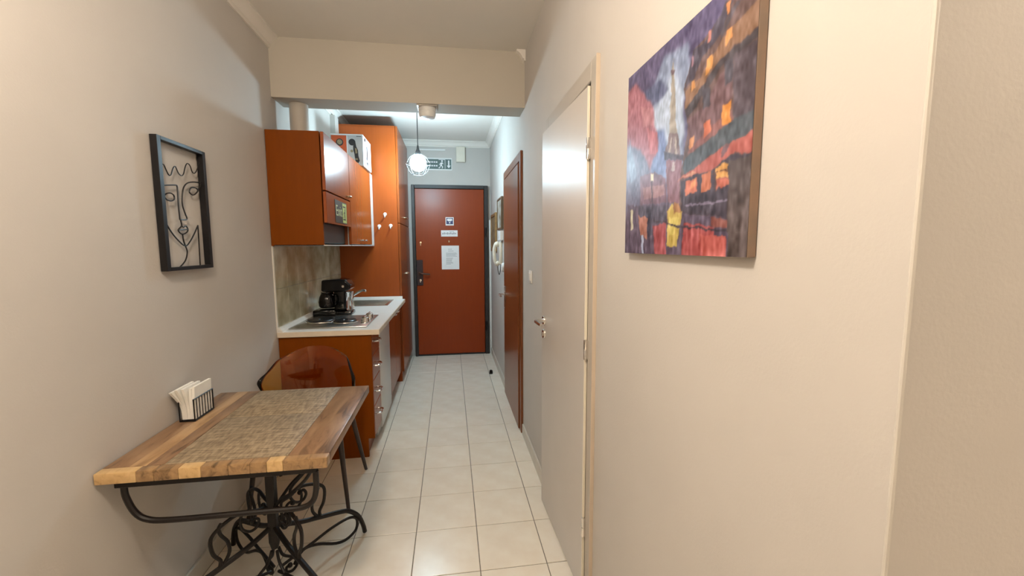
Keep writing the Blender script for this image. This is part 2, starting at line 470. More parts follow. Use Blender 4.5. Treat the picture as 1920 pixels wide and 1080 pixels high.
b = B(); b.tube(smooth([(.497, yh, .975), (.455, yh, .975), (.446, yh - .01, .975), (.446, yh - .06, .972), (.448, yh - .11, .968)], 5), .009, 10)
b.build('door_handle', CHROME, leaf2)

# pale overlay door, slightly ajar
d3 = struct(thing('door_3', 'pale grey beige door standing slightly ajar on the right wall', 'door', (RX, 1.85, 0)))
b = B()
b.box(.511, RX, 1.455, OW0 + .012, 0, 2.083, .003); b.box(.511, RX, OW1 - .012, OW1 + .045, 0, 2.083, .003)
b.box(.511, RX, OW0 + .012, OW1 - .012, OWZ - .012, 2.083, .003)
b.box(RX + .03, RX + .14, OW0, OW0 + .03, 0, OWZ); b.box(RX + .03, RX + .14, OW1 - .03, OW1, 0, OWZ); b.box(RX + .03, RX + .14, OW0, OW1, OWZ - .03, OWZ)
b.build('door_casing', CASING, d3)
B().box(.5105, RX, 1.4525, 1.4555, 0, 2.085, .0008).build('lit_casing_edge', CASELIT, d3)  # lamp-facing side of the casing, painted lighter as if lit
HP = (.517, 1.512, 0)
leaf3 = B().box(.500, .509, 1.512, 2.165, .008, 1.996, .0015).box(.509, .534, 1.525, 2.155, .012, 1.990, .0015).build('door_leaf', DLEAF, d3, origin=HP)
B().box(.4995, .5105, 1.5095, 1.5125, .008, 1.996, .0008).build('edge_band', DEDGE, leaf3)
for z in (1.775, 1.03, .31):
    b = B(); b.lathe([(0, -.04), (.008, -.038), (.008, -.002), (.007, 0), (.008, .002), (.008, .038), (0, .04)], (.502, 1.503, z), 'Z', 12)
    b.box(.506, .512, 1.497, 1.512, z - .036, z + .036, .001)
    b.build('hinge', CHROME, leaf3)
yh = 2.165 - .055
b = B(); b.lathe([(0, .490), (.023, .491), (.025, .494), (.025, .501), (0, .502)], (0, yh, 1.035), 'X', 20)
b.tube(smooth([(.500, yh, 1.035), (.462, yh, 1.035), (.451, yh - .012, 1.035), (.450, yh - .06, 1.035), (.452, yh - .125, 1.035)], 6), .0095, 10)
b.build('door_handle', CHROME, leaf3)
B().lathe([(0, .490), (.023, .491), (.025, .494), (.025, .501), (0, .502)], (0, yh, .965), 'X', 20).box(.486, .491, yh - .006, yh + .006, .955, .975, .001).build('lock_rose', CHROME, leaf3)
leaf3.rotation_euler.z = math.radians(1.9)

# ================================================================== kitchen
FX = -.53        # faces of the base fronts
WALLG = .0006
def bow_handle(b, x, y, z, half=.045, out=.030, r=.0065, axis='Y'):
    """bow handle standing off a face at x, along Y or along Z"""
    if axis == 'Y':
        p = [(x, y - half, z), (x + out * .7, y - half * .9, z), (x + out, y - half * .4, z), (x + out, y + half * .4, z), (x + out * .7, y + half * .9, z), (x, y + half, z)]
    else:
        p = [(x, y, z - half), (x + out * .7, y, z - half * .9), (x + out, y, z - half * .4), (x + out, y, z + half * .4), (x + out * .7, y, z + half * .9), (x, y, z + half)]
    b.tube(smooth(p, 4), r, 8)
    return b

# drawer unit at the near end
dc = thing('drawer_cabinet', 'cherry brown base cabinet with four small drawers at the near end of the kitchen', 'cabinet', (-.82, 2.97, 0))
b = B()
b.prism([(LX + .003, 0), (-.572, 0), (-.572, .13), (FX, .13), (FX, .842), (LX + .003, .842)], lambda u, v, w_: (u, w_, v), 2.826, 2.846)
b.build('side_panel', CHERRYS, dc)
b = B(); b.box(LX + .003, FX - .02, 2.846, 3.118, .13, .842); b.box(LX + .05, -.585, 2.846, 3.118, 0, .13)
b.build('carcass', CHERRYD, dc)
zs = [(.135, .340), (.344, .520), (.524, .690), (.694, .838)]
for (a, c), hz in zip(zs, (.262, .420, .604, .776)):
    dr = B().box(FX - .02, FX, 2.849, 3.116, a, c, .002).build('drawer', CHERRY, dc)
    bow_handle(B(), FX, 2.985, hz, .05).build('handle', CHROME, dr)

# white under-counter appliance
ap = thing('under_counter_fridge', 'white under-counter appliance between the drawers and the brown sink cabinet', 'fridge', (-.82, 3.37, 0))
B().box(LX + .03, FX - .045, 3.124, 3.616, .03, .835).build('body', WHITEA, ap)
B().box(FX - .042, FX + .004, 3.126, 3.614, .075, .835, .006, 2).build('door', WHITEA, ap)
B().box(LX + .05, FX - .05, 3.14, 3.60, 0, .03).box(FX - .045, FX - .03, 3.13, 3.61, .012, .07, .003).build('plinth', WHITEA, ap)

# sink cabinet
sc = thing('sink_cabinet', 'cherry brown base cabinet under the steel sink, beside the tall cupboard', 'cabinet', (-.82, 4.02, 0))
b = B(); b.box(LX + .003, FX - .02, 3.622, 3.642, .13, .842); b.box(LX + .003, FX - .02, 4.405, 4.425, .13, .842); b.box(LX + .003, FX - .02, 3.642, 4.405, .13, .15); b.box(LX + .003, LX + .02, 3.642, 4.405, .15, .842)
b.box(LX + .05, -.585, 3.622, 4.425, 0, .13)
b.build('carcass', CHERRYD, sc)
for y0, y1, hy in ((3.624, 4.022, 3.93), (4.026, 4.424, 4.12)):
    dr = B().box(FX - .02, FX, y0, y1, .135, .838, .002).build('door', CHERRY, sc)
    bow_handle(B(), FX, hy, .80, .045).build('handle', CHROME, dr)

# worktop with a hole for the sink
SX0, SX1, SY0, SY1 = -1.0, -.60, 3.96, 4.36
wt = thing('worktop', 'white kitchen worktop with a beige front edge running from hob to sink', 'worktop', (-.79, 3.62, .845))
b = B(); z0, z1 = .846, .88
b.box(LX + .002, -.482, 2.815, SY0, z0, z1, .0); b.box(LX + .002, -.482, SY1, 4.427, z0, z1)
b.box(LX + .002, SX0, SY0, SY1, z0, z1); b.box(SX1, -.482, SY0, SY1, z0, z1)
b.build('top', COUNTER, wt)
B().box(LX + .002, -.474, 2.807, 2.815, z0, z1, .002).box(-.482, -.474, 2.815, 4.427, z0, z1, .002).build('edge_band', COUNTERE, wt)
b = B(); b.prism([(0, 0), (.030, 0), (.030, .004), (.012, .030), (0, .030)], lambda u, v, w_: (LX + .0065 + u, w_, .88 + v), 2.812, 4.40)
b.build('wall_upstand', COUNTER, wt)
B().prism([(0, 0), (-.026, 0), (-.026, .004), (-.012, .030), (0, .030)], lambda u, v, w_: (w_, 4.428 + u, .88 + v), LX + .04, -.50).build('end_upstand', COUNTER, wt)

# inset sink and tap
sk = thing('kitchen_sink', 'inset steel sink bowl in the far end of the white worktop', 'sink', (-.8, 4.16, .88))
b = B()
def ring(x0, x1, y0, y1, z):
    return [b.bm.verts.new(p) for p in ((x0, y0, z), (x1, y0, z), (x1, y1, z), (x0, y1, z))]
loops = [ring(SX0 - .018, SX1 + .018, SY0 - .018, SY1 + .018, .8805), ring(SX0 - .018, SX1 + .018, SY0 - .018, SY1 + .018, .8845), ring(SX0 + .012, SX1 - .012, SY0 + .012, SY1 - .012, .8845),
         ring(SX0 + .022, SX1 - .022, SY0 + .022, SY1 - .022, .872), ring(SX0 + .04, SX1 - .04, SY0 + .04, SY1 - .04, .745), ring(SX0 + .07, SX1 - .07, SY0 + .07, SY1 - .07, .735)]
for A, C in zip(loops, loops[1:]):
    for i in range(4): b.bm.faces.new((A[i], A[(i + 1) % 4], C[(i + 1) % 4], C[i]))
b.bm.faces.new(loops[-1])
b.build('bowl', STEEL, sk)
B().lathe([(0, .735), (.035, .735), (.035, .738), (.03, .739), (0, .737)], (-.8, 4.16, 0), 'Z', 16).build('drain', CHROME, sk)
tp = thing('tap', 'chrome mixer tap with a rising spout beside the sink', 'tap', (-1.035, 4.13, .88))
B().lathe([(0, .8805), (.026, .8805), (.026, .888), (.020, .892), (.019, .955), (.015, .966), (0, .968)], (-1.035, 4.13, 0), 'Z', 16).build('body', CHROME, tp)
B().tube(smooth([(-1.03, 4.13, .905), (-.97, 4.128, .935), (-.88, 4.125, .990), (-.84, 4.123, 1.008), (-.812, 4.122, 1.008), (-.802, 4.122, .995)], 5), .011, 10).build('spout', CHROME, tp)
B().tube(smooth([(-1.035, 4.13, .962), (-1.03, 4.12, .985), (-1.0, 4.08, 1.0), (-.985, 4.06, 1.003)], 4), .006, 8).build('lever', CHROME, tp)

# hob
hb = thing('electric_hob', 'steel two-plate electric hob on the near end of the worktop', 'hob', (-.82, 3.14, .88))
b = B(); b.box(-1.068, -.57, 2.90, 3.385, .8805, .889, .004, 2); b.build('plate', STEEL, hb)
for cx, cy, r in ((-.935, 3.16, .092), (-.755, 3.11, .075)):
    bn = B().lathe([(0, .889), (r, .889), (r, .899), (r - .006, .903), (.018, .902), (.014, .899), (0, .899)], (cx, cy, 0), 'Z', 28).build('burner', mat('burner_iron', (.03, .03, .032), .3, metal=.6, noise=.2, nscale=40), hb)
    B().lathe([(r + .001, .889), (r + .012, .889), (r + .010, .893), (r + .001, .895)], (cx, cy, 0), 'Z', 28).build('rim', CHROME, bn)
for cy in (3.08, 3.24):
    B().lathe([(0, .889), (.030, .889), (.026, .918), (.020, .924), (0, .925)], (-.612, cy, 0), 'Z', 16).box(-.616, -.608, cy - .024, cy + .024, .924, .934, .001).build('knob', CHROME, hb)

# coffee maker
cm = thing('coffee_maker', 'glossy black drip coffee maker standing behind the hob', 'coffee maker', (-.93, 3.52, .88))
b = B(); b.box(-1.07, -.90, 3.400, 3.60, .8805, .930, .012, 2); b.box(-.93, -.785, 3.435, 3.575, .8805, .912, .012, 2)
b.build('base', BLACKP, cm)
b = B(); b.box(-.925, -.835, 3.46, 3.60, .91, 1.10, .02, 3); b.build('column', BLACKP, cm)
b = B()
b.prism([(-1.012, 1.075), (-.99, 1.068), (-.85, 1.068), (-.79, 1.085), (-.79, 1.125), (-.825, 1.162), (-.87, 1.170), (-1.005, 1.162)], lambda u, v, w_: (u, w_, v), 3.44, 3.61)
hd = b.build('brew_head', BLACKP, cm)
bv = hd.modifiers.new('bevel', 'BEVEL'); bv.width = .012; bv.segments = 3
B().lathe([(0, .938), (.052, .938), (.066, .950), (.069, .985), (.060, 1.025), (.046, 1.052), (.048, 1.062), (0, 1.064)], (-.985, 3.515, 0), 'Z', 24).build('carafe', DGLASS, cm)
B().tube(smooth([(-.935, 3.475, 1.045), (-.905, 3.44, 1.04), (-.90, 3.43, 1.0), (-.915, 3.45, .96), (-.94, 3.475, .955)], 5), .008, 8).build('carafe_handle', BLACKP, cm)
B().box(-.832, -.795, 3.47, 3.59, .914, 1.062, .008, 2).build('water_tank', GLASS, cm)
B().lathe([(0, 3.428), (.009, 3.428), (.010, 3.4405), (0, 3.4405)], (-.842, 0, 1.112), 'Y', 12).build('button', CHROME, cm)

# tall cupboard at the end
TX = -.505
tc = thing('tall_cupboard', 'tall cherry brown cupboard reaching almost to the ceiling beside the entry door', 'cupboard', (-.8, 4.94, 0))
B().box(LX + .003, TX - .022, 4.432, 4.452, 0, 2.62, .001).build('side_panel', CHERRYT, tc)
b = B(); b.box(LX + .003, TX - .022, 4.452, 5.415, .10, 2.60); b.box(LX + .05, TX - .06, 4.452, 5.415, 0, .10); b.box(LX + .003, TX - .022, 4.432, 5.415, 2.60, 2.62)
b.build('carcass', CHERRYD, tc)
for y0, y1, hy in ((4.434, 4.922, 4.87), (4.926, 5.413, 4.98)):
    up = B().box(TX - .02, TX, y0, y1, 1.662, 2.618, .002).build('upper_door', CHERRY, tc)
    bow_handle(B(), TX, hy, 1.74, .04).build('handle', BRASSY, up)
    lo = B().box(TX - .02, TX, y0, y1, .105, 1.656, .002).build('lower_door', CHERRY, tc)
    bow_handle(B(), TX, hy, 1.12 if hy < 4.9 else 1.12, .04).build('handle', BRASSY, lo)
# adhesive hooks on its side
first = None
for (x, z, lb) in ((-.648, 1.742, 'topmost of the three small white hooks on the tall cupboard side'), (-.708, 1.622, 'lower left of the three small white hooks on the tall cupboard side'), (-.596, 1.628, 'lower right of the three small white hooks on the tall cupboard side')):
    if first is None:
        k = thing('wall_hook', lb, 'hook', (x, 4.432, z), 'white hooks on the cupboard side'); first = k
        B().lathe([(0, 4.4315), (.017, 4.4315), (.018, 4.426), (.012, 4.422), (0, 4.421)], (x, 0, z + .006), 'Y', 16).build('pad', WHITEP, k)
        B().tube(smooth([(x, 4.424, z + .005), (x, 4.414, z - .012), (x, 4.402, z - .024), (x, 4.396, z - .018), (x, 4.394, z - .010)], 4), .006, 8).build('peg', WHITEP, k)
    else:
        k = copy_tree(first); k.location = (x, 4.432, z); k['label'] = lb

# wall cabinet over the hob, with the pull-out hood
WX = -.765
hc = thing('hood_cabinet', 'cherry brown wall cabinet with a built-in hood above the hob', 'cabinet', (-.94, 3.13, 1.43))
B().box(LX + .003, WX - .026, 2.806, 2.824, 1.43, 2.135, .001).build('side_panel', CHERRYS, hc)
b = B(); b.box(LX + .003, WX - .026, 3.432, 3.448, 1.437, 2.135); b.box(LX + .003, WX - .026, 2.824, 3.432, 2.117, 2.135); b.box(LX + .003, LX + .015, 2.824, 3.432, 1.45, 2.117); b.box(LX + .015, WX - .026, 2.824, 3.432, 1.765, 1.78)
b.build('carcass', CHERRYD, hc)
dr = B().box(WX - .02, WX, 2.808, 3.446, 1.778, 2.133, .002).build('door', CHERRY, hc)
bow_handle(B(), WX, 3.385, 1.802, .035, .024).build('handle', BRASSY, dr)
B().box(WX - .02, WX, 2.808, 3.446, 1.575, 1.770, .002).build('hood_flap', CHERRY, hc)
b = B(); b.box(LX + .016, WX - .045, 2.826, 3.430, 1.445, 1.764, .004); b.build('hood_body', HOODG, hc)
b = B(); b.box(LX + .02, WX - .004, 2.806, 3.446, 1.430, 1.4365); b.build('bottom_edge', WHITEA, hc)
# exit plate on the flap
ex = thing('exit_plate', 'dark exit sign with lime lettering stuck on the hood flap', 'sign', (WX, 3.15, 1.58))
B().box(WX + .0005, WX + .0025, 3.0, 3.315, 1.588, 1.742, .0005).build('plate', EXITD, ex)
M_ = Matrix(((0, 0, 1, WX + .0028), (1, 0, 0, 3.095), (0, 1, 0, 1.668), (0, 0, 0, 1)))
text_mesh('lettering', 'Exit', .105, M_, EXITT, ex)
B().box(WX + .0026, WX + .0032, 3.195, 3.305, 1.596, 1.734).build('lime_panel', EXITY, ex)
def onface(x0, yc, zc, s):
    return lambda u, v, w_: (x0 + w_, yc + u * s, zc + v * s)
b = B(); f = onface(WX + .0033, 3.25, 1.665, .05)
b.prism([(-.9, -1), (.55, -1), (.55, 1), (-.9, 1), (-.9, .8), (.35, .8), (.35, -.8), (-.9, -.8)], f, 0, .0004)
b.prism([(-.62, -.1), (-.35, .25), (-.05, .3), (.12, .05), (.0, -.02), (-.1, .12), (-.16, -.2), (.05, -.45), (-.05, -.75), (-.17, -.72), (-.1, -.48), (-.32, -.3), (-.5, -.72), (-.75, -.7), (-.74, -.6), (-.56, -.58), (-.38, -.1), (-.38, .1), (-.52, -.15)], f, 0, .0006)
b.prism([(.12 * math.cos(a), .48 + .13 * math.sin(a)) for a in [2 * PI * k / 10 for k in range(10)]], f, 0, .0006)
b.build('running_figure', EXITD, ex)

# double wall cabinet
wc = thing('wall_cabinet', 'cherry brown two-door wall cabinet with a white carcass above the sink', 'cabinet', (-.94, 3.93, 1.43))
b = B(); b.box(LX + .003, WX - .022, 3.452, 3.468, 1.437, 2.135); b.box(LX + .003, WX - .022, 4.405, 4.425, 1.437, 2.135); b.box(LX + .003, WX - .022, 3.468, 4.405, 2.117, 2.135); b.box(LX + .003, LX + .015, 3.468, 4.405, 1.45, 2.117)
b.box(LX + .003, WX + .002, 3.452, 4.427, 1.430, 1.4365)
b.build('carcass', WHITEA, wc)
B().box(WX - .02, WX + .003, 4.332, 4.427, 1.437, 2.135, .002).build('filler_panel', WHITEA, wc)
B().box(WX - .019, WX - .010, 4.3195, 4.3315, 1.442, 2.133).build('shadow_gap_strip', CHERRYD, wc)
for y0, y1, hy in ((3.454, 3.886, 3.815), (3.890, 4.318, 3.965)):
    dr = B().box(WX - .02, WX, y0, y1, 1.442, 2.133, .002).build('door', CHERRY, wc)
    bow_handle(B(), WX, hy, 1.478, .042, .024).build('handle', CHROME, dr)

# boxed kitchen machine on top of the wall cabinet
bx = thing('appliance_box', 'white and orange cardboard box of a coffee machine on top of the wall cabinets', 'box', (-.88, 4.13, 2.136))
X0, X1, Q0, Q1, Z0, Z1 = -1.02, -.745, 3.95, 4.31, 2.1365, 2.408
B().box(X0, X1, Q0, Q1, Z0, Z1, .003).build('carton', CARDG, bx)
e = .0006
B().box(X0 + .008, -.885, Q0 - e, Q0 - .0001, Z0 + .006, Z1 - .014).build('orange_panel', ORANGE, bx)
b = B(); b.box(X1 + .0001, X1 + e, Q0 + .004, Q1 - .004, Z0 + .004, Z1 - .004); b.box(X0 + .003, X1 - .003, Q0 - e, Q0 - .0001, Z1 - .012, Z1 - .002); b.box(-.883, -.876, Q0 - e, Q0 - .0001, Z0 + .006, Z1 - .014)
b.build('white_panel', PAPER, bx)
f = lambda u, v, w_: (u, Q0 - e - w_, v)
circ = lambda cx, cz, r, n=18: [(cx + r * math.cos(2 * PI * k / n), cz + r * math.sin(2 * PI * k / n)) for k in range(n)]
b = B(); b.prism(circ(-.838, 2.338, .029), f, 0, .0004)
b.prism([(-.823, 2.33), (-.809, 2.335), (-.803, 2.30), (-.79, 2.27), (-.788, 2.22), (-.778, 2.18), (-.79, 2.16), (-.815, 2.17), (-.822, 2.24), (-.83, 2.27), (-.83, 2.305)], f, 0, .0005)
b.box(-.80, -.76, Q0 - e - .0004, Q0 - e, 2.386, 2.391)
b.build('machine_print', DARKPR, bx)
for pp in ([(-.815, 2.29), (-.802, 2.285), (-.796, 2.245), (-.812, 2.24)], circ(-.843, 2.262, .012, 12), [(-.815, 2.20), (-.795, 2.20), (-.793, 2.188), (-.815, 2.186)]):
    B().prism(pp, f, .0, .0008).build('print_detail', TANPR, bx)
b = B(); b.prism(circ(-.942, 2.335, .031), f, 0, .0004); b.build('cup_print', DARKPR, bx)
b = B(); b.prism(circ(-.942, 2.337, .022), f, .0004, .0008); b.build('coffee_print', TANPR, bx)
g = lambda u, v, w_: (X1 + e + w_, u, v)
b = B()
b.prism([(Q0 + .05, 2.36), (Q0 + .12, 2.365), (Q0 + .12, 2.395), (Q0 + .05, 2.392)], g, 0, .0004)
b.prism([(Q0 + .14, 2.335), (Q0 + .19, 2.34), (Q0 + .20, 2.27), (Q0 + .17, 2.21), (Q0 + .12, 2.215), (Q0 + .15, 2.27)], g, 0, .0004)
b.prism([(Q0 + .13, 2.195), (Q0 + .21, 2.2), (Q0 + .18, 2.165), (Q0 + .15, 2.165)], g, 0, .0004)
b.build('side_print', DARKPR, bx)

# extractor duct
dp = thing('extractor_duct', 'beige round extractor duct rising from the hood cabinet to the beam', 'duct', (-.985, 3.08, 2.136))
b = B(); b.lathe([(.0, 2.1365), (.058, 2.1365), (.058, 2.369), (0, 2.369)], (-.985, 3.075, 0), 'Z', 28); b.build('pipe', PIPE, dp)
B().lathe([(.0585, 2.1365), (.068, 2.1365), (.068, 2.146), (.0585, 2.150)], (-.985, 3.075, 0), 'Z', 28).build('collar', PIPE, dp)

# ================================================================== dining table
TZ = .73
dt = thing('dining_table', 'square wooden dining table with scrolled iron pedestal against the left wall', 'table', (-.76, 1.755, 0))
TX0, TX1, TY0, TY1 = LX + .004, -.418, 1.395, 2.125
tt = B().box(TX0 + .004, TX1 - .004, TY0 + .004, TY1 - .004, TZ - .034, TZ - .008).build('tabletop', WALNUT, dt)
def plank(name, x0, x1, y0, y1, m_, bev=.0035, z0=TZ - .036):
    return B().box(x0, x1, y0, y1, z0, TZ, bev, 2).build(name, m_, tt)
# near edge: row of end blocks, light and dark
xe = [TX0, -.985, -.935, -.865, -.80, -.72, -.655, -.605, -.555, TX1]
bl = [ENDL, ENDB, ENDB, ENDL, ENDB, ENDB, ENDB, ENDL, ENDB]
for a, c, m_ in zip(xe, xe[1:], bl):
    plank('end_block', a + .0002, c - .0002, TY0, TY0 + .036, m_, .0025)
plank('board', TX0, TX0 + .075, TY0 + .0362, TY1, WALNUT, .0015)
plank('board', TX0 + .0752, TX0 + .125, TY0 + .0362, TY1, OAKY, .0012)
plank('board', TX0 + .1252, TX0 + .175, TY0 + .0362, TY1, WALNUT, .0012)
plank('board', -.5508, TX1, TY0 + .0362, TY1, WALNUT, .003)
plank('weathered_board', TX0 + .1752, -.551, TY0 + .0362, 1.803, WEAVE, .0025)
plank('weathered_board', TX0 + .1752, -.551, 1.8035, TY1, WEAVE, .0025)
# iron base
b = B()
for y in (1.43, 2.09):
    b.box(-1.065, -.462, y - .012, y + .012, .667, .694, .002)
for x in (-1.053, -.474):
    b.box(x - .012, x + .012, 1.442, 2.078, .667, .694, .002)
b.build('top_frame', BROWNM, dt)
for y in (1.43,):
    p = [(-1.045, y, .67), (-1.042, y, .63), (-1.02, y, .575), (-.985, y, .548), (-.92, y, .540), (-.75, y, .540), (-.58, y, .540), (-.515, y, .542), (-.482, y, .560), (-.468, y, .60), (-.466, y, .67)]
    B().tube(smooth(p, 5), .0095, 10).build('hoop', BROWNM, dt)
PC = (-.75, 1.76)
b = B(); b.box(PC[0] - .017, PC[0] + .017, PC[1] - .017, PC[1] + .017, .20, .667, .003)
b.box(-1.04, -.474, PC[1] - .012, PC[1] + .012, .655, .667, .001)
b.lathe([(0, .17), (.014, .172), (.021, .20), (.021, .235), (.018, .255), (.0, .26)], (PC[0], PC[1], 0), 'Z', 16)
b.build('post', BROWNM, dt)
LEG = dict(
 main=([(.012, .268), (.10, .230), (.193, .204), (.294, .177), (.334, .158), (.379, .110), (.402, .05), (.410, .011)], .0105),
 loop=([(.02, .075), (.10, .092), (.163, .104), (.239, .122), (.320, .127), (.360, .112), (.372, .082), (.360, .045), (.314, .026), (.261, .036), (.180, .080), (.120, .095), (.085, .070), (.072, .05)], .0065),
 ess=([(.205, .199), (.183, .213), (.161, .25), (.164, .294), (.185, .334), (.190, .362), (.180, .378)], .0065),
 brace=([(.002, .335), (.04, .378), (.083, .419), (.134, .450), (.20, .50), (.28, .57), (.335, .64), (.345, .667)], .0065),
 scroll=([(.19, .487), (.15, .452), (.10, .418), (.075, .395), (.072, .359), (.090, .328), (.121, .320), (.138, .342), (.128, .366), (.112, .362)], .006),
 low_scroll=([(.012, .36), (.061, .368), (.108, .384), (.153, .379), (.200, .355), (.219, .325), (.213, .27), (.192, .233), (.196, .205)], .007),
 curl=([(.108, .384), (.118, .352), (.112, .315), (.085, .292), (.060, .300), (.053, .325), (.068, .338), (.08, .33)], .0055),
 foot_scroll=([(.014, .165), (.03, .12), (.07, .085), (.085, .05), (.065, .028), (.040, .036), (.040, .056), (.054, .058)], .006),
)
for q in range(4):
    A = math.radians(42.6 + (0, 94.8, 180, 274.8)[q]); ca, sa = math.cos(A), math.sin(A)
    sc_ = 1.0
    f = lambda p: (PC[0] + p[0] * ca * sc_, PC[1] + p[0] * sa * sc_, p[1])
    lim = lambda p: (min(p[0], .41), p[1])
    lg = B().tube(smooth([f(p) for p in LEG['main'][0]], 5), LEG['main'][1], 10).build('leg', BROWNM, dt)
    for k in ('loop', 'ess', 'brace', 'scroll', 'low_scroll', 'curl', 'foot_scroll'):
        pts, r = LEG[k]
        if q in (1, 2) and k in ('brace', 'scroll'): continue
        if q == 1 and k == 'brace': pts = [(min(u, .30), v) for u, v in pts]
        bb = B().tube(smooth([f(p) for p in pts], 4), r, 8)
        if k in ('scroll', 'curl', 'foot_scroll'): bb.ball(f(pts[-1]), .011, u=10, v=6)
        bb.build('scroll', BROWNM, lg)

# ------------------------------------------------------------------ acrylic chair
ch = thing('dining_chair', 'see-through amber acrylic chair on dark legs behind the table', 'chair', (-.82, 2.45, 0))
bm = bmesh.new()
prof = [  # y, z, half width, side curl forward, side lift
 (2.21, .425, .175, 0, .00), (2.225, .442, .195, 0, .005), (2.28, .450, .215, 0, .02), (2.38, .440, .230, 0, .05), (2.48, .432, .238, .01, .08), (2.55, .445, .246, .05, .10),
 (2.590, .49, .252, .10, .10), (2.606, .55, .257, .14, .08), (2.615, .61, .261, .16, .055), (2.624, .66, .250, .15, .03), (2.633, .71, .232, .12, .0), (2.643, .755, .212, .09, -.012), (2.652, .79, .196, .07, -.03), (2.659, .812, .178, .06, -.045), (2.663, .822, .150, .05, -.05)]
PR = smooth([Vector((a, b_, c)) for a, b_, c, d, e_ in prof], 3)
P2 = smooth([Vector((d, e_, 0)) for a, b_, c, d, e_ in prof], 3)
NS = 24; grid = []
for p, q in zip(PR, P2):
    row = []
    for i in range(NS + 1):
        s = -1 + 2 * i / NS
        row.append(bm.verts.new((-.822 + s * p.z - 0, p.x - q.x * abs(s) ** 2.2, p.y + q.y * abs(s) ** 2.5)))
    grid.append(row)
for r0, r1 in zip(grid, grid[1:]):
    for i in range(NS): bm.faces.new((r0[i], r0[i + 1], r1[i + 1], r1[i]))
b = B(); b.bm.free(); b.bm = bm
sh = b.build('seat_shell', ACRY, ch)
sm = sh.modifiers.new('thickness', 'SOLIDIFY'); sm.thickness = .008; sm.offset = 0
DLEG = mat('dark_chair_leg', (.05, .035, .03), .4, noise=.2, nscale=30)
for x0, y0, x1, y1 in ((-.572, 2.24, -.615, 2.29), (-.562, 2.665, -.615, 2.56), (-1.075, 2.24, -1.03, 2.29), (-1.075, 2.665, -1.03, 2.56)):
    B().tube([(x0, y0, .0), (x0 * .5 + x1 * .5, y0 * .5 + y1 * .5, .21), (x1, y1, .425)], .01, 12, rad=[.0095, .0125, .0155]).build('leg', DLEG, ch)
B().box(-1.035, -.61, 2.275, 2.30, .412, .428, .003).box(-1.035, -.61, 2.55, 2.575, .412, .428, .003).box(-.84, -.805, 2.30, 2.55, .414, .426, .003).build('seat_frame', DLEG, ch)

# ------------------------------------------------------------------ napkins and holder
nh = thing('napkin_holder', 'small black wire napkin holder standing on the table by the wall', 'napkin holder', (-1.048, 1.845, TZ))
nx0, nx1, ny0, ny1, nz0, nz1 = -1.078, -1.024, 1.778, 1.912, TZ + .004, TZ + .090
for x in (nx0, nx1):
    b = B(); b.tube([(x, ny0, nz0), (x, ny0, nz1), (x, ny1, nz1), (x, ny1, nz0)], .0028, 8, closed=True)
    for k in range(1, 7):
        y = ny0 + (ny1 - ny0) * k / 7
        b.tube([(x, y, nz0), (x, y, nz1)], .0016, 6)
    b.build('wire_side', BLACKM, nh)
B().tube([(nx0, ny0, nz0), (nx1, ny0, nz0), (nx1, ny1, nz0), (nx0, ny1, nz0)], .0028, 8, closed=True).box(nx0, nx1, ny0, ny1, TZ + .001, TZ + .003).build('bottom_tray', BLACKM, nh)
nb = thing('napkin_stack', 'stack of folded white paper napkins held upright in the wire holder', 'napkins', (-1.05, 1.845, TZ + .007))
for k, (x, y0, y1, z1, lean) in enumerate(((-1.070, 1.752, 1.875, .860, -.014), (-1.061, 1.760, 1.872, .868, -.010), (-1.050, 1.772, 1.885, .866, -.006), (-1.040, 1.790, 1.908, .862, .0), (-1.031, 1.790, 1.908, .868, .002))):
    b = B(); n = 6; A = []
    for i in range(n + 1):
        t = i / n
        yy0 = 1.788 + (y0 - 1.788) * max(0, t - .45) / .55
        z = TZ + .007 + (z1 - TZ - .007) * t
        off = lean * t * t * 1.4
        A.append([b.bm.verts.new((x + off + dx, y, z)) for dx, y in ((-.0048, yy0), (.0048, yy0), (.0048, y1), (-.0048, y1))])
    for r0, r1 in zip(A, A[1:]):
        for i in range(4): b.bm.faces.new((r0[i], r0[(i + 1) % 4], r1[(i + 1) % 4], r1[i]))
    b.bm.faces.new(A[0]); b.bm.faces.new(A[-1])
    b.build('napkin', NAPK, nb)

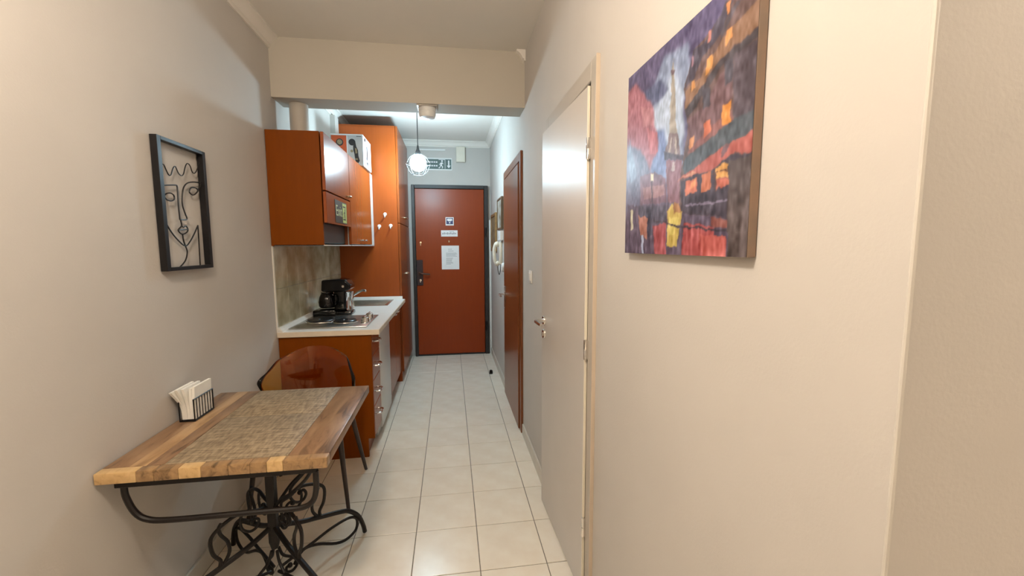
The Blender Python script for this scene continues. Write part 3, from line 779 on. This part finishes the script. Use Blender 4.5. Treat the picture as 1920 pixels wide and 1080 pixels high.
# ------------------------------------------------------------------ wire face in a frame on the left wall
wf = thing('wire_face_art', 'black framed wire line drawing of a face hanging on the left wall', 'wall art', (LX, 1.92, 1.33))
xa, xb = LX + .003, LX + .028
fy0, fy1, fz0, fz1 = 1.783, 2.098, 1.332, 1.846
b = B(); t = .022
b.box(xa, xb, fy0, fy0 + t, fz0, fz1, .001); b.box(xa, xb, fy1 - t, fy1, fz0, fz1, .001)
b.box(xa, xb, fy0 + t, fy1 - t, fz0, fz0 + .014, .001); b.box(xa, xb, fy0 + t, fy1 - t, fz1 - .014, fz1, .001)
b.build('frame', BLACKM, wf)
LINES = {
 'hair': [(1.804,1.717),(1.819,1.738),(1.832,1.743),(1.845,1.724),(1.858,1.708),(1.871,1.711),(1.886,1.737),(1.902,1.749),(1.919,1.726),(1.937,1.718),(1.953,1.728),(1.967,1.758),(1.984,1.776),(2.002,1.77),(2.016,1.745),(2.034,1.745),(2.054,1.767),(2.071,1.796)],
 'brow': [(1.796,1.658),(1.839,1.666),(1.895,1.674),(1.903,1.67),(1.904,1.655),(1.902,1.593),(1.904,1.537)],
 'nose': [(1.904,1.537),(1.95,1.541),(1.941,1.566),(1.929,1.596),(1.931,1.632),(1.945,1.67),(1.973,1.693),(2.016,1.704),(2.068,1.709)],
 'right_eye': [(2.068,1.709),(2.063,1.692),(2.037,1.663),(2.008,1.648),(1.986,1.654),(1.985,1.666),(2.002,1.679),(2.029,1.681),(2.044,1.674),(2.037,1.662)],
 'left_eye': [(1.808,1.593),(1.811,1.613),(1.83,1.631),(1.857,1.638),(1.877,1.632),(1.879,1.617),(1.862,1.608),(1.836,1.609),(1.82,1.619)],
 'cheek': [(1.808,1.593),(1.803,1.567),(1.812,1.528),(1.842,1.487),(1.883,1.452),(1.926,1.43),(1.961,1.45),(1.997,1.486),(2.025,1.52)],
 'neck': [(2.025,1.52),(2.023,1.451),(2.019,1.345)],
 'lips': [(1.908,1.537),(1.912,1.513),(1.894,1.5),(1.888,1.492),(1.901,1.481),(1.92,1.479),(1.944,1.488),(1.952,1.501),(1.939,1.513),(1.924,1.507),(1.912,1.513)],
 'mouth_line': [(1.89,1.494),(1.917,1.497),(1.951,1.5)],
 'chin': [(1.913,1.477),(1.917,1.45),(1.926,1.43)],
 'throat': [(1.926,1.43),(1.935,1.407),(1.923,1.376),(1.899,1.356),(1.873,1.342)]}
# measured on a plane 15 mm off the wall; bring into the frame's opening
for nm, pts in LINES.items():
    q = [(LX + .015, y, z) for y, z in pts]
    st = q if nm in ('neck',) else smooth(q, 4)
    B().tube(st, .0027 if nm != 'hair' else .0022, 6).build('wire_' + nm, BLACKM, wf)

# ------------------------------------------------------------------ canvas on the right wall
cv = thing('canvas_print', 'square canvas print of a rainy evening street with a lattice tower on the right wall', 'picture', (RX, .91, 1.40))
CY0, CY1, CZ0, CZ1 = 1.168, .657, 1.403, 1.892
cx = .506
B().box(cx + .0005, RX - .001, CY1, CY0, CZ0, CZ1, .0012).build('stretcher', mat('canvas_edge', (.22, .16, .12), .6, col2=(.30, .19, .13), noise=.3, nscale=12), cv)
PAINT = [
 ((95,82,108), [(-0.023,1.000),(0.763,0.990),(0.787,0.861),(0.632,0.873),(0.573,0.744),(0.372,0.871),(-0.010,0.726)]),
 ((150,155,172), [(0.243,0.789),(0.391,0.949),(0.591,0.914),(0.624,0.769),(0.566,0.679),(0.595,0.350),(0.348,0.393)]),
 ((200,204,212), [(0.288,0.710),(0.425,0.789),(0.476,0.875),(0.564,0.703),(0.583,0.538),(0.503,0.438),(0.315,0.503)]),
 ((96,98,122), [(0.180,0.853),(0.362,0.849),(0.450,0.779),(0.354,0.753),(0.284,0.751),(0.184,0.810)]),
 ((130,140,175), [(0.292,0.616),(0.413,0.607),(0.470,0.446),(0.450,0.374),(0.294,0.401)]),
 ((176,104,108), [(-0.014,0.922),(0.096,0.933),(0.180,0.853),(0.301,0.744),(0.313,0.650),(0.360,0.566),(0.352,0.509),(0.301,0.481),(0.266,0.405),(0.012,0.448)]),
 ((196,126,124), [(0.155,0.793),(0.286,0.736),(0.301,0.652),(0.198,0.675)]),
 ((200,112,112), [(0.233,0.658),(0.346,0.601),(0.352,0.511),(0.276,0.513)]),
 ((120,112,128), [(0.002,0.632),(0.166,0.564),(0.262,0.460),(0.307,0.358),(0.276,0.213),(0.023,0.231)]),
 ((150,152,168), [(0.029,0.656),(0.092,0.524),(0.143,0.427),(0.059,0.397),(0.022,0.538)]),
 ((176,158,138), [(0.474,0.896),(0.487,0.824),(0.515,0.603),(0.550,0.452),(0.454,0.472),(0.464,0.618),(0.464,0.834)]),
 ((110,84,86), [(0.458,0.859),(0.491,0.847),(0.487,0.828),(0.464,0.838)]),
 ((140,116,112), [(0.458,0.571),(0.532,0.550),(0.564,0.444),(0.425,0.474)]),
 ((92,82,90), [(0.415,0.493),(0.597,0.442),(0.591,0.415),(0.417,0.456)]),
 ((205,180,160), [(0.477,0.554),(0.487,0.550),(0.474,0.474),(0.454,0.479)]),
 ((205,180,160), [(0.509,0.546),(0.519,0.542),(0.536,0.460),(0.519,0.464)]),
 ((150,104,108), [(0.436,0.452),(0.573,0.423),(0.577,0.235),(0.468,0.247)]),
 ((214,190,182), [(0.503,0.431),(0.523,0.427),(0.515,0.389),(0.487,0.393)]),
 ((128,92,100), [(0.174,0.421),(0.321,0.417),(0.442,0.370),(0.458,0.247),(0.184,0.262)]),
 ((168,120,116), [(0.209,0.360),(0.429,0.337),(0.438,0.280),(0.219,0.290)]),
 ((238,216,176), [(0.288,0.413),(0.321,0.407),(0.323,0.370),(0.290,0.374)]),
 ((112,84,76), [(0.569,0.734),(0.632,0.863),(0.785,0.900),(0.832,0.951),(0.947,0.885),(1.002,-0.014),(0.560,0.092),(0.566,0.356),(0.609,0.530)]),
 ((84,74,82), [(0.575,0.732),(0.632,0.863),(0.738,0.865),(0.832,0.951),(0.871,0.928),(0.810,0.849),(0.691,0.800),(0.640,0.740)]),
 ((146,104,76), [(0.579,0.716),(0.685,0.734),(0.820,0.824),(0.941,0.879),(0.945,0.781),(0.810,0.753),(0.681,0.683),(0.589,0.638)]),
 ((80,70,70), [(0.589,0.638),(0.681,0.679),(0.810,0.748),(0.945,0.777),(0.947,0.753),(0.812,0.720),(0.685,0.638),(0.595,0.597)]),
 ((94,82,84), [(0.810,0.849),(0.885,0.920),(0.908,0.908),(0.812,0.826)]),
 ((122,88,86), [(0.605,0.591),(0.722,0.605),(0.814,0.693),(0.886,0.699),(0.888,0.569),(0.763,0.489),(0.620,0.456)]),
 ((92,76,78), [(0.885,0.738),(0.949,0.736),(0.963,0.472),(0.898,0.491)]),
 ((84,76,80), [(0.699,0.687),(0.751,0.677),(0.763,0.601),(0.716,0.597)]),
 ((84,76,80), [(0.832,0.732),(0.883,0.730),(0.888,0.644),(0.847,0.640)]),
 ((146,90,80), [(0.613,0.450),(0.695,0.481),(0.810,0.526),(0.890,0.540),(0.892,0.489),(0.765,0.468),(0.622,0.431)]),
 ((226,140,82), [(0.834,0.941),(0.859,0.935),(0.855,0.900),(0.840,0.894)]),
 ((232,150,84), [(0.834,0.836),(0.869,0.838),(0.871,0.800),(0.838,0.787)]),
 ((226,150,80), [(0.724,0.787),(0.759,0.791),(0.763,0.736),(0.720,0.726)]),
 ((222,150,88), [(0.626,0.736),(0.652,0.740),(0.654,0.703),(0.624,0.699)]),
 ((208,128,110), [(0.724,0.888),(0.748,0.892),(0.746,0.853),(0.726,0.843)]),
 ((176,124,130), [(0.622,0.843),(0.634,0.843),(0.636,0.804),(0.622,0.796)]),
 ((240,150,70), [(0.836,0.569),(0.883,0.571),(0.881,0.499),(0.838,0.497)]),
 ((224,120,84), [(0.724,0.538),(0.767,0.546),(0.769,0.499),(0.724,0.474)]),
 ((228,150,96), [(0.626,0.499),(0.659,0.505),(0.661,0.468),(0.628,0.458)]),
 ((84,86,86), [(0.585,0.384),(0.591,0.421),(0.765,0.464),(0.892,0.503),(0.978,0.499),(0.982,0.434),(0.886,0.421),(0.736,0.391),(0.603,0.344)]),
 ((186,92,76), [(0.540,0.335),(0.626,0.364),(0.753,0.391),(0.881,0.423),(0.982,0.438),(0.988,0.356),(0.896,0.376),(0.775,0.337),(0.667,0.344)]),
 ((222,150,110), [(0.540,0.337),(0.665,0.366),(0.685,0.348),(0.587,0.344)]),
 ((110,76,76), [(0.849,0.415),(0.881,0.423),(0.871,0.395),(0.836,0.370)]),
 ((202,92,62), [(0.953,0.415),(0.984,0.419),(0.988,0.364),(0.957,0.360)]),
 ((72,60,66), [(0.571,0.325),(0.667,0.344),(0.775,0.337),(0.896,0.372),(0.982,0.354),(0.994,0.117),(0.581,0.188)]),
 ((214,112,78), [(0.609,0.325),(0.691,0.329),(0.695,0.268),(0.609,0.264)]),
 ((236,150,90), [(0.646,0.315),(0.683,0.325),(0.685,0.294),(0.648,0.292)]),
 ((212,118,78), [(0.726,0.333),(0.781,0.339),(0.787,0.264),(0.724,0.260)]),
 ((238,166,84), [(0.812,0.346),(0.900,0.352),(0.904,0.299),(0.816,0.301)]),
 ((206,104,76), [(0.816,0.301),(0.904,0.299),(0.906,0.264),(0.818,0.260)]),
 ((110,66,50), [(0.789,0.327),(0.902,0.327),(0.902,0.323),(0.789,0.323)]),
 ((110,66,50), [(0.804,0.344),(0.810,0.346),(0.816,0.256),(0.810,0.256)]),
 ((140,120,132), [(0.603,0.223),(0.783,0.223),(0.900,0.217),(0.902,0.209),(0.783,0.211),(0.605,0.215)]),
 ((100,82,94), [(0.022,0.278),(0.460,0.237),(0.597,0.186),(0.990,0.119),(0.998,-0.006),(0.037,0.000)]),
 ((86,78,88), [(0.159,0.256),(0.460,0.233),(0.446,0.147),(0.164,0.162)]),
 ((64,60,72), [(0.264,0.213),(0.317,0.215),(0.323,0.098),(0.278,0.086)]),
 ((214,176,84), [(0.462,0.207),(0.507,0.233),(0.589,0.192),(0.583,0.145),(0.556,0.039),(0.472,0.033)]),
 ((236,204,104), [(0.474,0.176),(0.564,0.170),(0.524,0.094),(0.487,0.094)]),
 ((180,120,70), [(0.515,0.241),(0.560,0.237),(0.581,0.188),(0.519,0.188)]),
 ((190,120,96), [(0.162,0.207),(0.272,0.190),(0.268,0.072),(0.192,0.102)]),
 ((170,76,74), [(0.327,0.143),(0.456,0.147),(0.464,0.018),(0.360,0.029)]),
 ((182,80,74), [(0.609,0.143),(0.822,0.119),(0.796,0.004),(0.591,0.014)]),
 ((204,96,82), [(0.720,0.088),(0.886,0.072),(0.898,0.006),(0.763,0.004)]),
 ((150,84,70), [(0.787,0.149),(0.906,0.139),(0.902,0.115),(0.802,0.123)]),
 ((70,58,64), [(0.335,0.172),(0.601,0.129),(0.914,0.102),(0.916,0.090),(0.601,0.121),(0.337,0.164)]),
 ((92,74,66), [(0.883,0.360),(0.986,0.354),(1.002,-0.008),(0.904,0.000)]),
 ((66,58,68), [(0.301,0.372),(0.311,0.372),(0.319,0.219),(0.311,0.221)]),
 ((190,190,204), [(0.205,0.102),(0.229,0.102),(0.235,0.027),(0.215,0.027)]),
 ((206,190,150), [(0.059,0.243),(0.094,0.241),(0.100,0.135),(0.072,0.137)]),
]

NG = 230
uu, vv = np.meshgrid((np.arange(NG) + .5) / NG, (np.arange(NG) + .5) / NG)
rs = np.random.RandomState(3)
def vnoise(n, seed):
    g = np.random.RandomState(seed).rand(n + 1, n + 1)
    x = uu * n; y = vv * n; xi = x.astype(int); yi = y.astype(int); fx = x - xi; fy = y - yi
    fx = fx * fx * (3 - 2 * fx); fy = fy * fy * (3 - 2 * fy)
    return (g[yi, xi] * (1 - fx) + g[yi, xi + 1] * fx) * (1 - fy) + (g[yi + 1, xi] * (1 - fx) + g[yi + 1, xi + 1] * fx) * fy
wu = uu + (vnoise(26, 1) - .5) * .010 + (vnoise(60, 2) - .5) * .007
wv = vv + (vnoise(26, 3) - .5) * .012 + (vnoise(60, 4) - .5) * .009
img = np.zeros((NG, NG, 3))
top = np.array([92, 80, 108.]); mid = np.array([118, 112, 134.]); bot = np.array([96, 80, 90.])
t_ = np.clip((.75 - vv) / .4, 0, 1)[..., None]
img[:] = top * (1 - t_) + mid * t_
t2 = np.clip((.30 - vv) / .1, 0, 1)[..., None]; img = img * (1 - t2) + bot * t2
def inside(poly):
    r = np.zeros(uu.shape, bool); n = len(poly)
    for i in range(n):
        x0, y0 = poly[i]; x1, y1 = poly[(i + 1) % n]
        if y0 == y1: continue
        c = ((y0 > wv) != (y1 > wv)) & (wu < (x1 - x0) * (wv - y0) / (y1 - y0) + x0)
        r ^= c
    return r
def blur(a, k):
    for _ in range(k):
        p = np.pad(a, 1, mode='edge')
        a = (p[:-2, 1:-1] + p[2:, 1:-1] + p[1:-1, :-2] + p[1:-1, 2:] + 2 * p[1:-1, 1:-1]) / 6
    return a
for i, (c, poly) in enumerate(PAINT):
    poly = [(1.05 if a > .93 else a, b_ - .06 if b_ < .03 else b_) for a, b_ in poly]
    soft = 14 if i in (1, 2, 4) else (7 if i in (0, 3, 5, 8, 9) else 1)
    a = blur(inside(poly).astype(float), soft)[..., None]
    img = img * (1 - a) + np.array(c, float) * a
def stretched(nx, ny, seed):
    g = np.random.RandomState(seed).rand(ny + 1, nx + 1)
    x = uu * nx; y = vv * ny; xi = x.astype(int); yi = y.astype(int); fx = x - xi; fy = y - yi
    return (g[yi, xi] * (1 - fx) + g[yi, xi + 1] * fx) * (1 - fy) + (g[yi + 1, xi] * (1 - fx) + g[yi + 1, xi + 1] * fx) * fy - .5
st = stretched(90, 45, 8) * 46 + (vnoise(30, 9) - .5) * 34
wet = np.clip((.32 - vv) / .12, 0, 1)
st = st + wet * stretched(70, 9, 10) * 60
img = np.clip(img + st[..., None] * np.array([1, .95, .95]), 0, 255)
img = (img * .90 + np.array([142, 134, 142.]) * .10) / 255  # pale grey veil of glare mixed into the print colours
lin = np.where(img <= .04045, img / 12.92, ((img + .055) / 1.055) ** 2.4) / np.array([1.36, 1.14, .92])   # printed inks and glare veil as they look under white light
me = bpy.data.meshes.new('painted_face')
gu = np.linspace(0, 1, NG + 1)
V = [(cx - .0002 - RX, CY0 + (CY1 - CY0) * a - .91, CZ0 + (CZ1 - CZ0) * b_ - 1.40) for b_ in gu for a in gu]
Fc = [(j * (NG + 1) + i, (j + 1) * (NG + 1) + i, (j + 1) * (NG + 1) + i + 1, j * (NG + 1) + i + 1) for j in range(NG) for i in range(NG)]
me.from_pydata(V, [], Fc)
ca_ = me.color_attributes.new('print', 'FLOAT_COLOR', 'CORNER')
flat = np.ones((NG * NG, 4, 4), np.float32)
flat[:, :, :3] = lin.reshape(-1, 1, 3)
ca_.data.foreach_set('color', flat.ravel())
me.materials.append(CANVAS)
o = bpy.data.objects.new('painted_face', me); COL.objects.link(o); o.parent = cv

# ------------------------------------------------------------------ pendant lamp in the hall
px, py = -.283, 4.10
pl = thing('pendant_lamp', 'bright pendant lamp in a wire cage hanging in the hallway', 'lamp', (px, py, CZ))
B().lathe([(0, CZ - .0005), (.045, CZ - .0005), (.045, CZ - .012), (.02, CZ - .03), (0, CZ - .03)], (px, py, 0), 'Z', 20).build('canopy', DFRAME, pl)
B().tube([(px, py, CZ - .02), (px, py, 2.34)], .004, 8).build('cord', DFRAME, pl)
B().lathe([(0, 2.365), (.007, 2.36), (.012, 2.33), (.024, 2.30), (.027, 2.275), (0, 2.275)], (px, py, 0), 'Z', 16).build('socket', DFRAME, pl)
B().ball((px, py, 2.200), .076, (1, 1, 1.0), 24, 16).build('bulb', BULB, pl)
b = B()
for k in range(8):
    a = 2 * PI * k / 8
    pts = [(.026, 2.285), (.075, 2.255), (.112, 2.19), (.085, 2.125), (.055, 2.095)]
    b.tube([(px + r * math.cos(a), py + r * math.sin(a), z) for r, z in pts], .0016, 6)
for r, z in ((.112, 2.19), (.055, 2.095)):
    b.tube([(px + r * math.cos(2 * PI * k / 24), py + r * math.sin(2 * PI * k / 24), z) for k in range(24)], .002, 6, closed=True)
b.build('wire_cage', DFRAME, pl)

# lamp of the room and an added fill lamp, above and behind the photograph's frame
def room_lamp(label, x, y, dm):
    t = thing('globe_lamp', label, 'lamp', (x, y, CZ), 'globe lamps of the dining room')
    B().lathe([(0, CZ - .0005), (.05, CZ - .0005), (.05, CZ - .015), (.02, CZ - .03), (0, CZ - .03)], (x, y, 0), 'Z', 24).build('canopy', WHITEP, t)
    B().tube([(x, y, CZ - .03), (x, y, CZ - .20)], .005, 8).build('cord', WHITEP, t)
    B().lathe([(0, CZ - .19), (.02, CZ - .19), (.03, CZ - .215), (0, CZ - .215)], (x, y, 0), 'Z', 20).build('socket', WHITEP, t)
    B().ball((x, y, CZ - .31), .10, (1, 1, 1), 28, 18).build('globe', dm, t)
room_lamp('white globe lamp hanging above the camera in line with the hallway', -.46, .40, DIFF)
room_lamp('white globe lamp added out of view behind the corner as fill light', 2.0, -.20, FILLDIFF)

# ------------------------------------------------------------------ smoke detector, signs, wall things
sd = thing('smoke_detector', 'round cream smoke detector on a square plate under the beam', 'smoke detector', (-.138, 3.01, 2.37))
B().box(-.205, -.071, 2.955, 3.085, 2.361, 2.3695, .002).build('base_plate', CASING, sd)
B().lathe([(0, 2.3608), (.060, 2.3608), (.060, 2.345), (.055, 2.338), (.058, 2.322), (.050, 2.300), (.0, 2.296)], (-.138, 3.02, 0), 'Z', 28).build('sensor_drum', WHITEP, sd)

es = thing('emergency_sign', 'grey green emergency exit sign with running figure and arrow above the entry door', 'sign', (-.124, EY, 2.45))
y = EY - .0005
B().box(-.292, .043, y - .012, y, 2.375, 2.527, .002).build('border', WHITEP, es)
B().box(-.281, .032, y - .0135, y - .012, 2.390, 2.512).build('panel', SIGNG, es)
f = lambda u, v, w_: (u, y - .0136 - w_, v)
fig = [(-.62, -.1), (-.35, .25), (-.05, .3), (.12, .05), (.0, -.02), (-.1, .12), (-.16, -.2), (.05, -.45), (-.05, -.75), (-.17, -.72), (-.1, -.48), (-.32, -.3), (-.5, -.72), (-.75, -.7), (-.74, -.6), (-.56, -.58), (-.38, -.1), (-.38, .1), (-.52, -.15)]
b = B(); s_ = .072
b.prism([(-.075 + u * s_ * 1.0, 2.452 + v * s_) for u, v in fig], f, 0, .0006)
b.prism([(-.083 + .011 * math.cos(2 * PI * k / 10), 2.489 + .011 * math.sin(2 * PI * k / 10)) for k in range(10)], f, 0, .0006)
b.box(-.125, -.045, y - .0142, y - .0136, 2.503, 2.508); b.box(-.048, -.043, y - .0142, y - .0136, 2.395, 2.508)
b.build('running_figure', PAPER, es)
B().prism([(-.024, 2.435), (-.008, 2.435), (-.008, 2.498), (.008, 2.498), (.008, 2.435), (.024, 2.435), (0, 2.402)], f, 0, .0006).build('arrow', PAPER, es)
b = B()
for z in (2.475, 2.43):
    for k in range(5): b.box(-.272 + k * .028, -.272 + k * .028 + .020, y - .0142, y - .0136, z - .008, z + .008)
b.build('lettering', PAPER, es)['kind'] = 'stuff'
jb = B().box(.094, .205, EY - .045, EY - .0005, 2.478, CZ - .07, .004).build('junction_box', CREAMP)
tag(jb, 'plain white junction box on the wall under the cornice, right of the emergency sign', 'junction box')

yl = 5.442
wn = thing('door_notice', 'white sheet of paper with faint text on the entry door', 'notice', (0, yl, 1.28))
B().box(-.112, .110, yl - .0022, yl - .0004, 1.126, 1.430).build('sheet', PAPER, wn)
b = B()
for k, z in enumerate((1.385, 1.362, 1.335, 1.322, 1.309, 1.296, 1.272, 1.259, 1.246, 1.233, 1.220, 1.207, 1.194)):
    wdt = (.05, .07, .13, .14, .12, .14, .09, .08, .075, .07, .08, .09, .06)[k]
    x0 = -.03 if k < 2 else -.055
    b.box(x0, x0 + wdt, yl - .0026, yl - .0023, z - .0025, z + .0025)
b.build('text_lines', PRINTG, wn)['kind'] = 'stuff'
sg = thing('door_label', 'small white label with a line of grey lettering on the entry door', 'sign', (-.01, yl, 1.59))
B().box(-.113, .096, yl - .0022, yl - .0004, 1.546, 1.625).build('plate', PAPER, sg)
b = B()
for k in range(9): b.box(-.098 + k * .020, -.098 + k * .020 + .014, yl - .0027, yl - .0023, 1.572 + (k % 3) * .002, 1.592 + (k % 2) * .006)
b.box(-.01, .05, yl - .0027, yl - .0023, 1.605, 1.610)
b.build('lettering', PRINTG, sg)['kind'] = 'stuff'
bs = thing('blue_sticker', 'small square blue and white sticker high on the entry door', 'sticker', (0, yl, 1.74))
B().box(-.054, .050, yl - .0022, yl - .0004, 1.686, 1.790).build('backing', PAPER, bs)
B().box(-.044, .040, yl - .0026, yl - .0023, 1.702, 1.780).build('blue_field', BLUEP, bs)
f = lambda u, v, w_: (u, yl - .0027 - w_, v)
b = B(); b.prism([(-.03, 1.772), (.026, 1.772), (.034, 1.752), (.012, 1.738), (-.016, 1.738), (-.038, 1.752)], f, 0, .0003)
b.prism([(-.010, 1.712), (.006, 1.712), (.006, 1.728), (-.010, 1.728)], f, 0, .0003)
b.build('emblem', PAPER, bs)

# pictures, phone and switches on the right hall wall
def wall_picture(label, y0, y1, z0, z1, fr, art, dep=.022, bw=.022):
    t = thing('framed_picture', label, 'picture', (RX, (y0 + y1) / 2, z0), 'pictures on the right hall wall')
    b = B(); x0 = RX - dep
    b.box(x0, RX - .001, y0, y0 + bw, z0, z1, .003); b.box(x0, RX - .001, y1 - bw, y1, z0, z1, .003)
    b.box(x0, RX - .001, y0 + bw, y1 - bw, z0, z0 + bw, .003); b.box(x0, RX - .001, y0 + bw, y1 - bw, z1 - bw, z1, .003)
    b.build('frame', fr, t)
    B().box(x0 + .008, x0 + .012, y0 + bw, y1 - bw, z0 + bw, z1 - bw).build('image', art, t)
wall_picture('small dark brown picture with pale relief, nearer of the two hall pictures', 4.13, 4.50, 1.59, 1.91, mat('dark_brown_frame', (.13, .08, .04), .4, noise=.3, nscale=20), PALEPIC, .026, .02)
wall_picture('gold framed brown picture deeper in the hall, next to the entry door', 4.72, 5.26, 1.36, 1.80, GOLD, OLDPIC, .022, .035)
it = thing('intercom_phone', 'cream intercom handset on the right hall wall below the pictures', 'intercom', (RX, 4.28, 1.22))
B().box(RX - .030, RX - .001, 4.235, 4.335, 1.235, 1.465, .008, 2).build('wall_base', CREAMP, it)
b = B(); b.tube(smooth([(RX - .038, 4.305, 1.455), (RX - .060, 4.305, 1.445), (RX - .076, 4.305, 1.40), (RX - .078, 4.305, 1.34), (RX - .074, 4.305, 1.285), (RX - .058, 4.305, 1.240), (RX - .038, 4.305, 1.228)], 5), .018, 12)
b.ball((RX - .046, 4.305, 1.440), .026, (1, 1, 1.1)); b.ball((RX - .046, 4.305, 1.245), .026, (1, 1, 1.1)); b.build('handset', CREAMP, it)
b = B(); b.tube(smooth([(RX - .045, 4.305, 1.222), (RX - .040, 4.30, 1.17), (RX - .03, 4.285, 1.13), (RX - .02, 4.27, 1.17), (RX - .015, 4.265, 1.236)], 6), .004, 6); b.build('cord', DFRAME, it)
tb = B().box(RX - .035, RX - .001, 4.15, 4.33, 1.478, 1.575, .004).build('doorbell_unit', WHITEP); tag(tb, 'small white bell unit between the nearer hall picture and the intercom handset', 'bell')
th_ = B().lathe([(0, RX - .034), (.035, RX - .034), (.044, RX - .026), (.046, RX - .001), (0, RX - .001)], (0, 4.06, 1.215), 'X', 24).build('wall_thermostat', WHITEP); tag(th_, 'small round white dial on the wall beside the brown door', 'thermostat')
sw = thing('light_switch', 'white rocker light switch between the pale door and the brown door', 'switch', (RX, 2.705, 1.22))
B().box(RX - .009, RX - .001, 2.665, 2.747, 1.18, 1.262, .003, 2).build('plate', WHITEP, sw)
B().box(RX - .015, RX - .009, 2.680, 2.732, 1.195, 1.247, .002).build('rocker', WHITEP, sw)
ds = thing('door_stop', 'tiny black rubber door stop on the far floor tiles', 'door stop', (.425, 4.55, 0))
B().lathe([(0, 0), (.020, 0), (.020, .012), (.017, .034), (.012, .042), (0, .043)], (.425, 4.55, 0), 'Z', 16).build('rubber_stop', BLACKP, ds)

for o in bpy.data.objects:
    if 'at' in o.keys(): del o['at']
